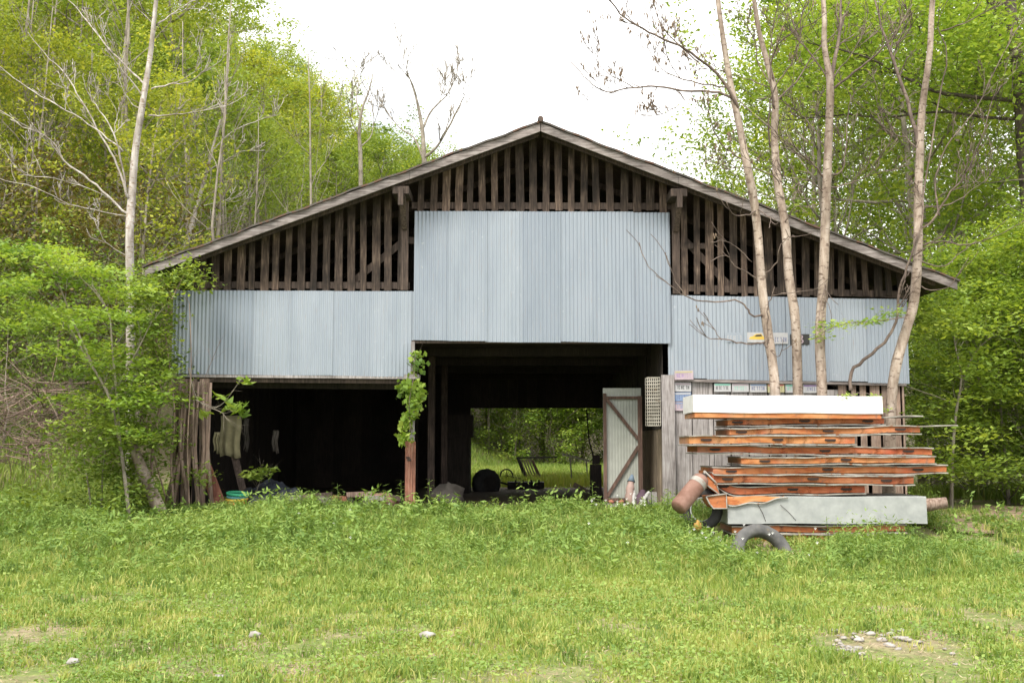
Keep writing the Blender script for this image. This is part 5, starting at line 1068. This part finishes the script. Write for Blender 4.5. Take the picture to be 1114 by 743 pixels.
# meadow behind the barn and side strips
xy = scatter(70000, 30.7, 58, (9, 13), 17); x, y = xy[:, 0], xy[:, 1]; h = (0.22+0.2*vnoise(x, y, .6, 3))*(0.6+0.7*rg.random(len(x)))
blades('meadow_grass', xy, h, 0.02+0.02*rg.random(len(x)), np.clip(0.5+0.5*(vnoise(x, y, .5, 4)-.5)+.15*rg.normal(size=len(x)), 0, 1), 'grass_blade', 18, label='lush green meadow grass beyond the rear opening')
xl = np.concatenate([np.stack([-6.3-9*rg.random(26000), 18.9+8*rg.random(26000)], 1), np.stack([7.3+9*rg.random(26000), 19.0+8*rg.random(26000)], 1)]); x, y = xl[:, 0], xl[:, 1]; keep = rg.random(len(x)) < 1-np.clip(bare(x, y)*1.0+((x > 7.2) & (x < 11.5) & (y < 20.6))*0.8, 0, 1); xl = xl[keep]; x, y = xl[:, 0], xl[:, 1]
blades('verge_grass', xl, (0.16+0.2*vnoise(x, y, .7, 8))*(0.5+0.8*rg.random(len(x))), 0.012+0.012*rg.random(len(x)), np.clip(0.42+0.2*rg.normal(size=len(x)), 0, 1), 'grass_blade', 19, label='rank grass along both sides of the barn')
# individual tall weeds in front of the openings
def tall_weed(px, Y, H, label, seed, m='weed_leaf'):
    rg = np.random.default_rng(seed); x0 = (px-CX)/F*Y; t = thing('tall_weed', label, 'weed', (x0, Y, G(x0, Y)), 'tall weeds before the barn openings')
    mb = MB(); r = random.Random(seed); top = Vector((x0+r.uniform(-.06, .06), Y, G(x0, Y)+H)); bs = Vector((x0, Y, G(x0, Y)-0.03)); mb.tube([bs, bs.lerp(top, .5)+Vector((.01, 0, 0)), top], [.009, .007, .003], 5); mb.build('stem', M['leaf_shrub'], t)
    vs_ = []; fs = []; tn = []
    for k in range(18):
        u = 0.25+0.75*k/18; p = bs.lerp(top, u); a = k*2.4+r.uniform(-.3, .3); L = 0.17*(1.2-u*0.6)*r.uniform(.8, 1.2); d = Vector((math.cos(a), math.sin(a), 0.45)); s_ = Vector((-math.sin(a), math.cos(a), 0))*L*0.11
        m1 = p+d*L*0.5; e = p+Vector((d.x, d.y, 0.1))*L; b0 = len(vs_); vs_ += [tuple(p-t.location), tuple(m1+s_-t.location), tuple(e-t.location), tuple(m1-s_-t.location)]; fs += [b0, b0+1, b0+2, b0+3]; tn += [r.uniform(.3, .8)]*4
    me = np_mesh('leaves', np.array(vs_), np.full(len(vs_)//4, 4), np.array(fs), np.array(tn)); link('leaves', me, M[m], t)
wl = [(370, 18.6, .55, 'spiky tall weed at the middle of the left bay'), (437, 18.7, .6, 'tall weed just left of the ivy post'), (417, 18.5, .45, 'weed standing left of the ivy post, second from it'), (468, 18.7, .62, 'pale broad weed right of the orange faced post'), (596, 18.5, .48, 'tall weed at the middle of the rear opening view'), (644, 18.6, .6, 'tall weed just left of the tin door'), (632, 18.4, .4, 'short arching weed left of the tin door'), (560, 18.5, .36, 'short weed left of middle in the drive bay'), (536, 18.4, .34, 'small weed in the left half of the drive bay'), (706, 18.5, .5, 'weed in front of the stub post at the jamb'), (722, 17.9, .5, 'yellowish weed before the grey jamb board'), (897, 15.9, .5, 'weed rising before the grey sided panel'), (400, 18.5, .4, 'weed between the tall spiky weed and the post'), (320, 18.4, .38, 'weed in front of the blue tarp'), (240, 18.4, .42, 'weed in front of the leaning red board')]
for i, (px, Y, H, lb) in enumerate(wl): tall_weed(px, Y, H, lb, 60+i)
# stones in the bare patch, low right, and a few strays
r = random.Random(91)
def px_ground(px, py):
    dz = (485-py)/F; Y = 10.0
    for _ in range(12): Y = (G(0, Y)-1.6)/dz
    return (px-CX)/F*Y, Y
for i in range(46):
    px, py = (r.gauss(950, 40), r.gauss(698, 11)) if i > 10 else (r.gauss(918, 6), r.gauss(702, 8)); x, y = px_ground(px, py); s_ = r.uniform(.012, .035); mb = MB(); mb.blob((x, y, G(x, y)+s_*0.35+.01), s_*1.3, s_, s_*.6, r, 7, 5, .25)
    tag(mb.build('pale_stone', M['stone_pale']), 'small pale stone scattered in the bare patch at lower right', 'stone', 'pale stones in the bare patch')
for i, (px, py, s_, lb) in enumerate(((283, 690, .04, 'grey stone alone in the grass left of centre'), (467, 691, .045, 'flat pale stone in the grass at centre left'), (247, 735, .03, 'small stone near the bottom edge at left'), (90, 718, .035, 'stone beside the lower left bare patch'))):
    x, y = px_ground(px, py); mb = MB(); mb.blob((x, y, G(x, y)+s_*.5+.02), s_*1.5, s_, s_*.7, r, 8, 5, .25); tag(mb.build('stone', M['stone_pale']), lb, 'stone')
# white flowers in weeds
mb = MB()
for i in range(70):
    px, Y = (r.gauss(775, 25), r.uniform(15.3, 16.2)) if i < 25 else (r.uniform(640, 700), r.uniform(18.2, 18.9)) if i < 50 else (r.uniform(240, 900), r.uniform(14.5, 18)); x = (px-CX)/F*Y; z = G(x, Y)+r.uniform(.15, .38)
    for k in range(4):
        a = k*1.57; mb.add([(x, Y, z), (x+.014*math.cos(a)-.006*math.sin(a), Y-.012, z+.014*math.sin(a)+.006*math.cos(a)), (x+.022*math.cos(a), Y-.014, z+.022*math.sin(a)), (x+.014*math.cos(a)+.006*math.sin(a), Y-.012, z+.014*math.sin(a)-.006*math.cos(a))], [(0, 1, 2, 3)])
tag(mb.build('white_flowers', M['petal']), 'tiny white flowers sprinkled through the weeds', 'flowers', kind='stuff')

def ordinals(group, pre, post, near=None):
    os_ = [o for o in C.objects if o.get('group') == group and o.parent is None]
    os_.sort(key=lambda o: o.location.x/o.location.y)
    if near: os_ = [o for o in os_ if o.location.y < near]
    for i, o in enumerate(os_):
        if i < len(ORD): o['label'] = pre+ORD[i]+post
ordinals('bare trees behind the right of the barn', 'thin leafless tree, ', ' from the left among those behind the right roof')
ordinals('shrubs along the far edge of the meadow', 'bushy green shrub, ', ' from the left along the far meadow edge')
ordinals('trees behind the rear meadow', 'leafy tree, ', ' from the left behind the far meadow shrubs')
ordinals('understorey bushes right of the barn', 'bright green bush, ', ' from the left in the thicket right of the barn')
ordinals('bushes at the foot of the left hillside', 'scrubby bush, ', ' from the left at the foot of the left hillside')
ordinals('bare trees on the wooded hillside', 'thin pale leafless tree, ', ' from the left among the bare hillside trees')
ordinals('broadleaf trees on the wooded hillside', 'leafy tree, ', ' from the left in the nearest rank of the wooded hillside', 46)

for o in C.objects:
    if o.parent is None and o.get('group') == 'broadleaf trees on the wooded hillside' and o.location.y >= 46:
        a = o.location.x/o.location.y
        side = ('at the far left of the hillside' if a < -0.42 else 'behind the white-barked bare tree' if a < -0.30 else 'above the left end of the roof' if a < -0.18 else 'on the ridge behind the left roof slope' if a < -0.05 else 'on the ridge hidden by the barn roof')
        o['label'] = ('middle rank' if o.location.y < 68 else 'farthest rank')+' leafy tree '+side

ordinals('slim bare poles on the lower hillside', 'slim upright bare tree, ', ' from the left among the hillside pole trees')
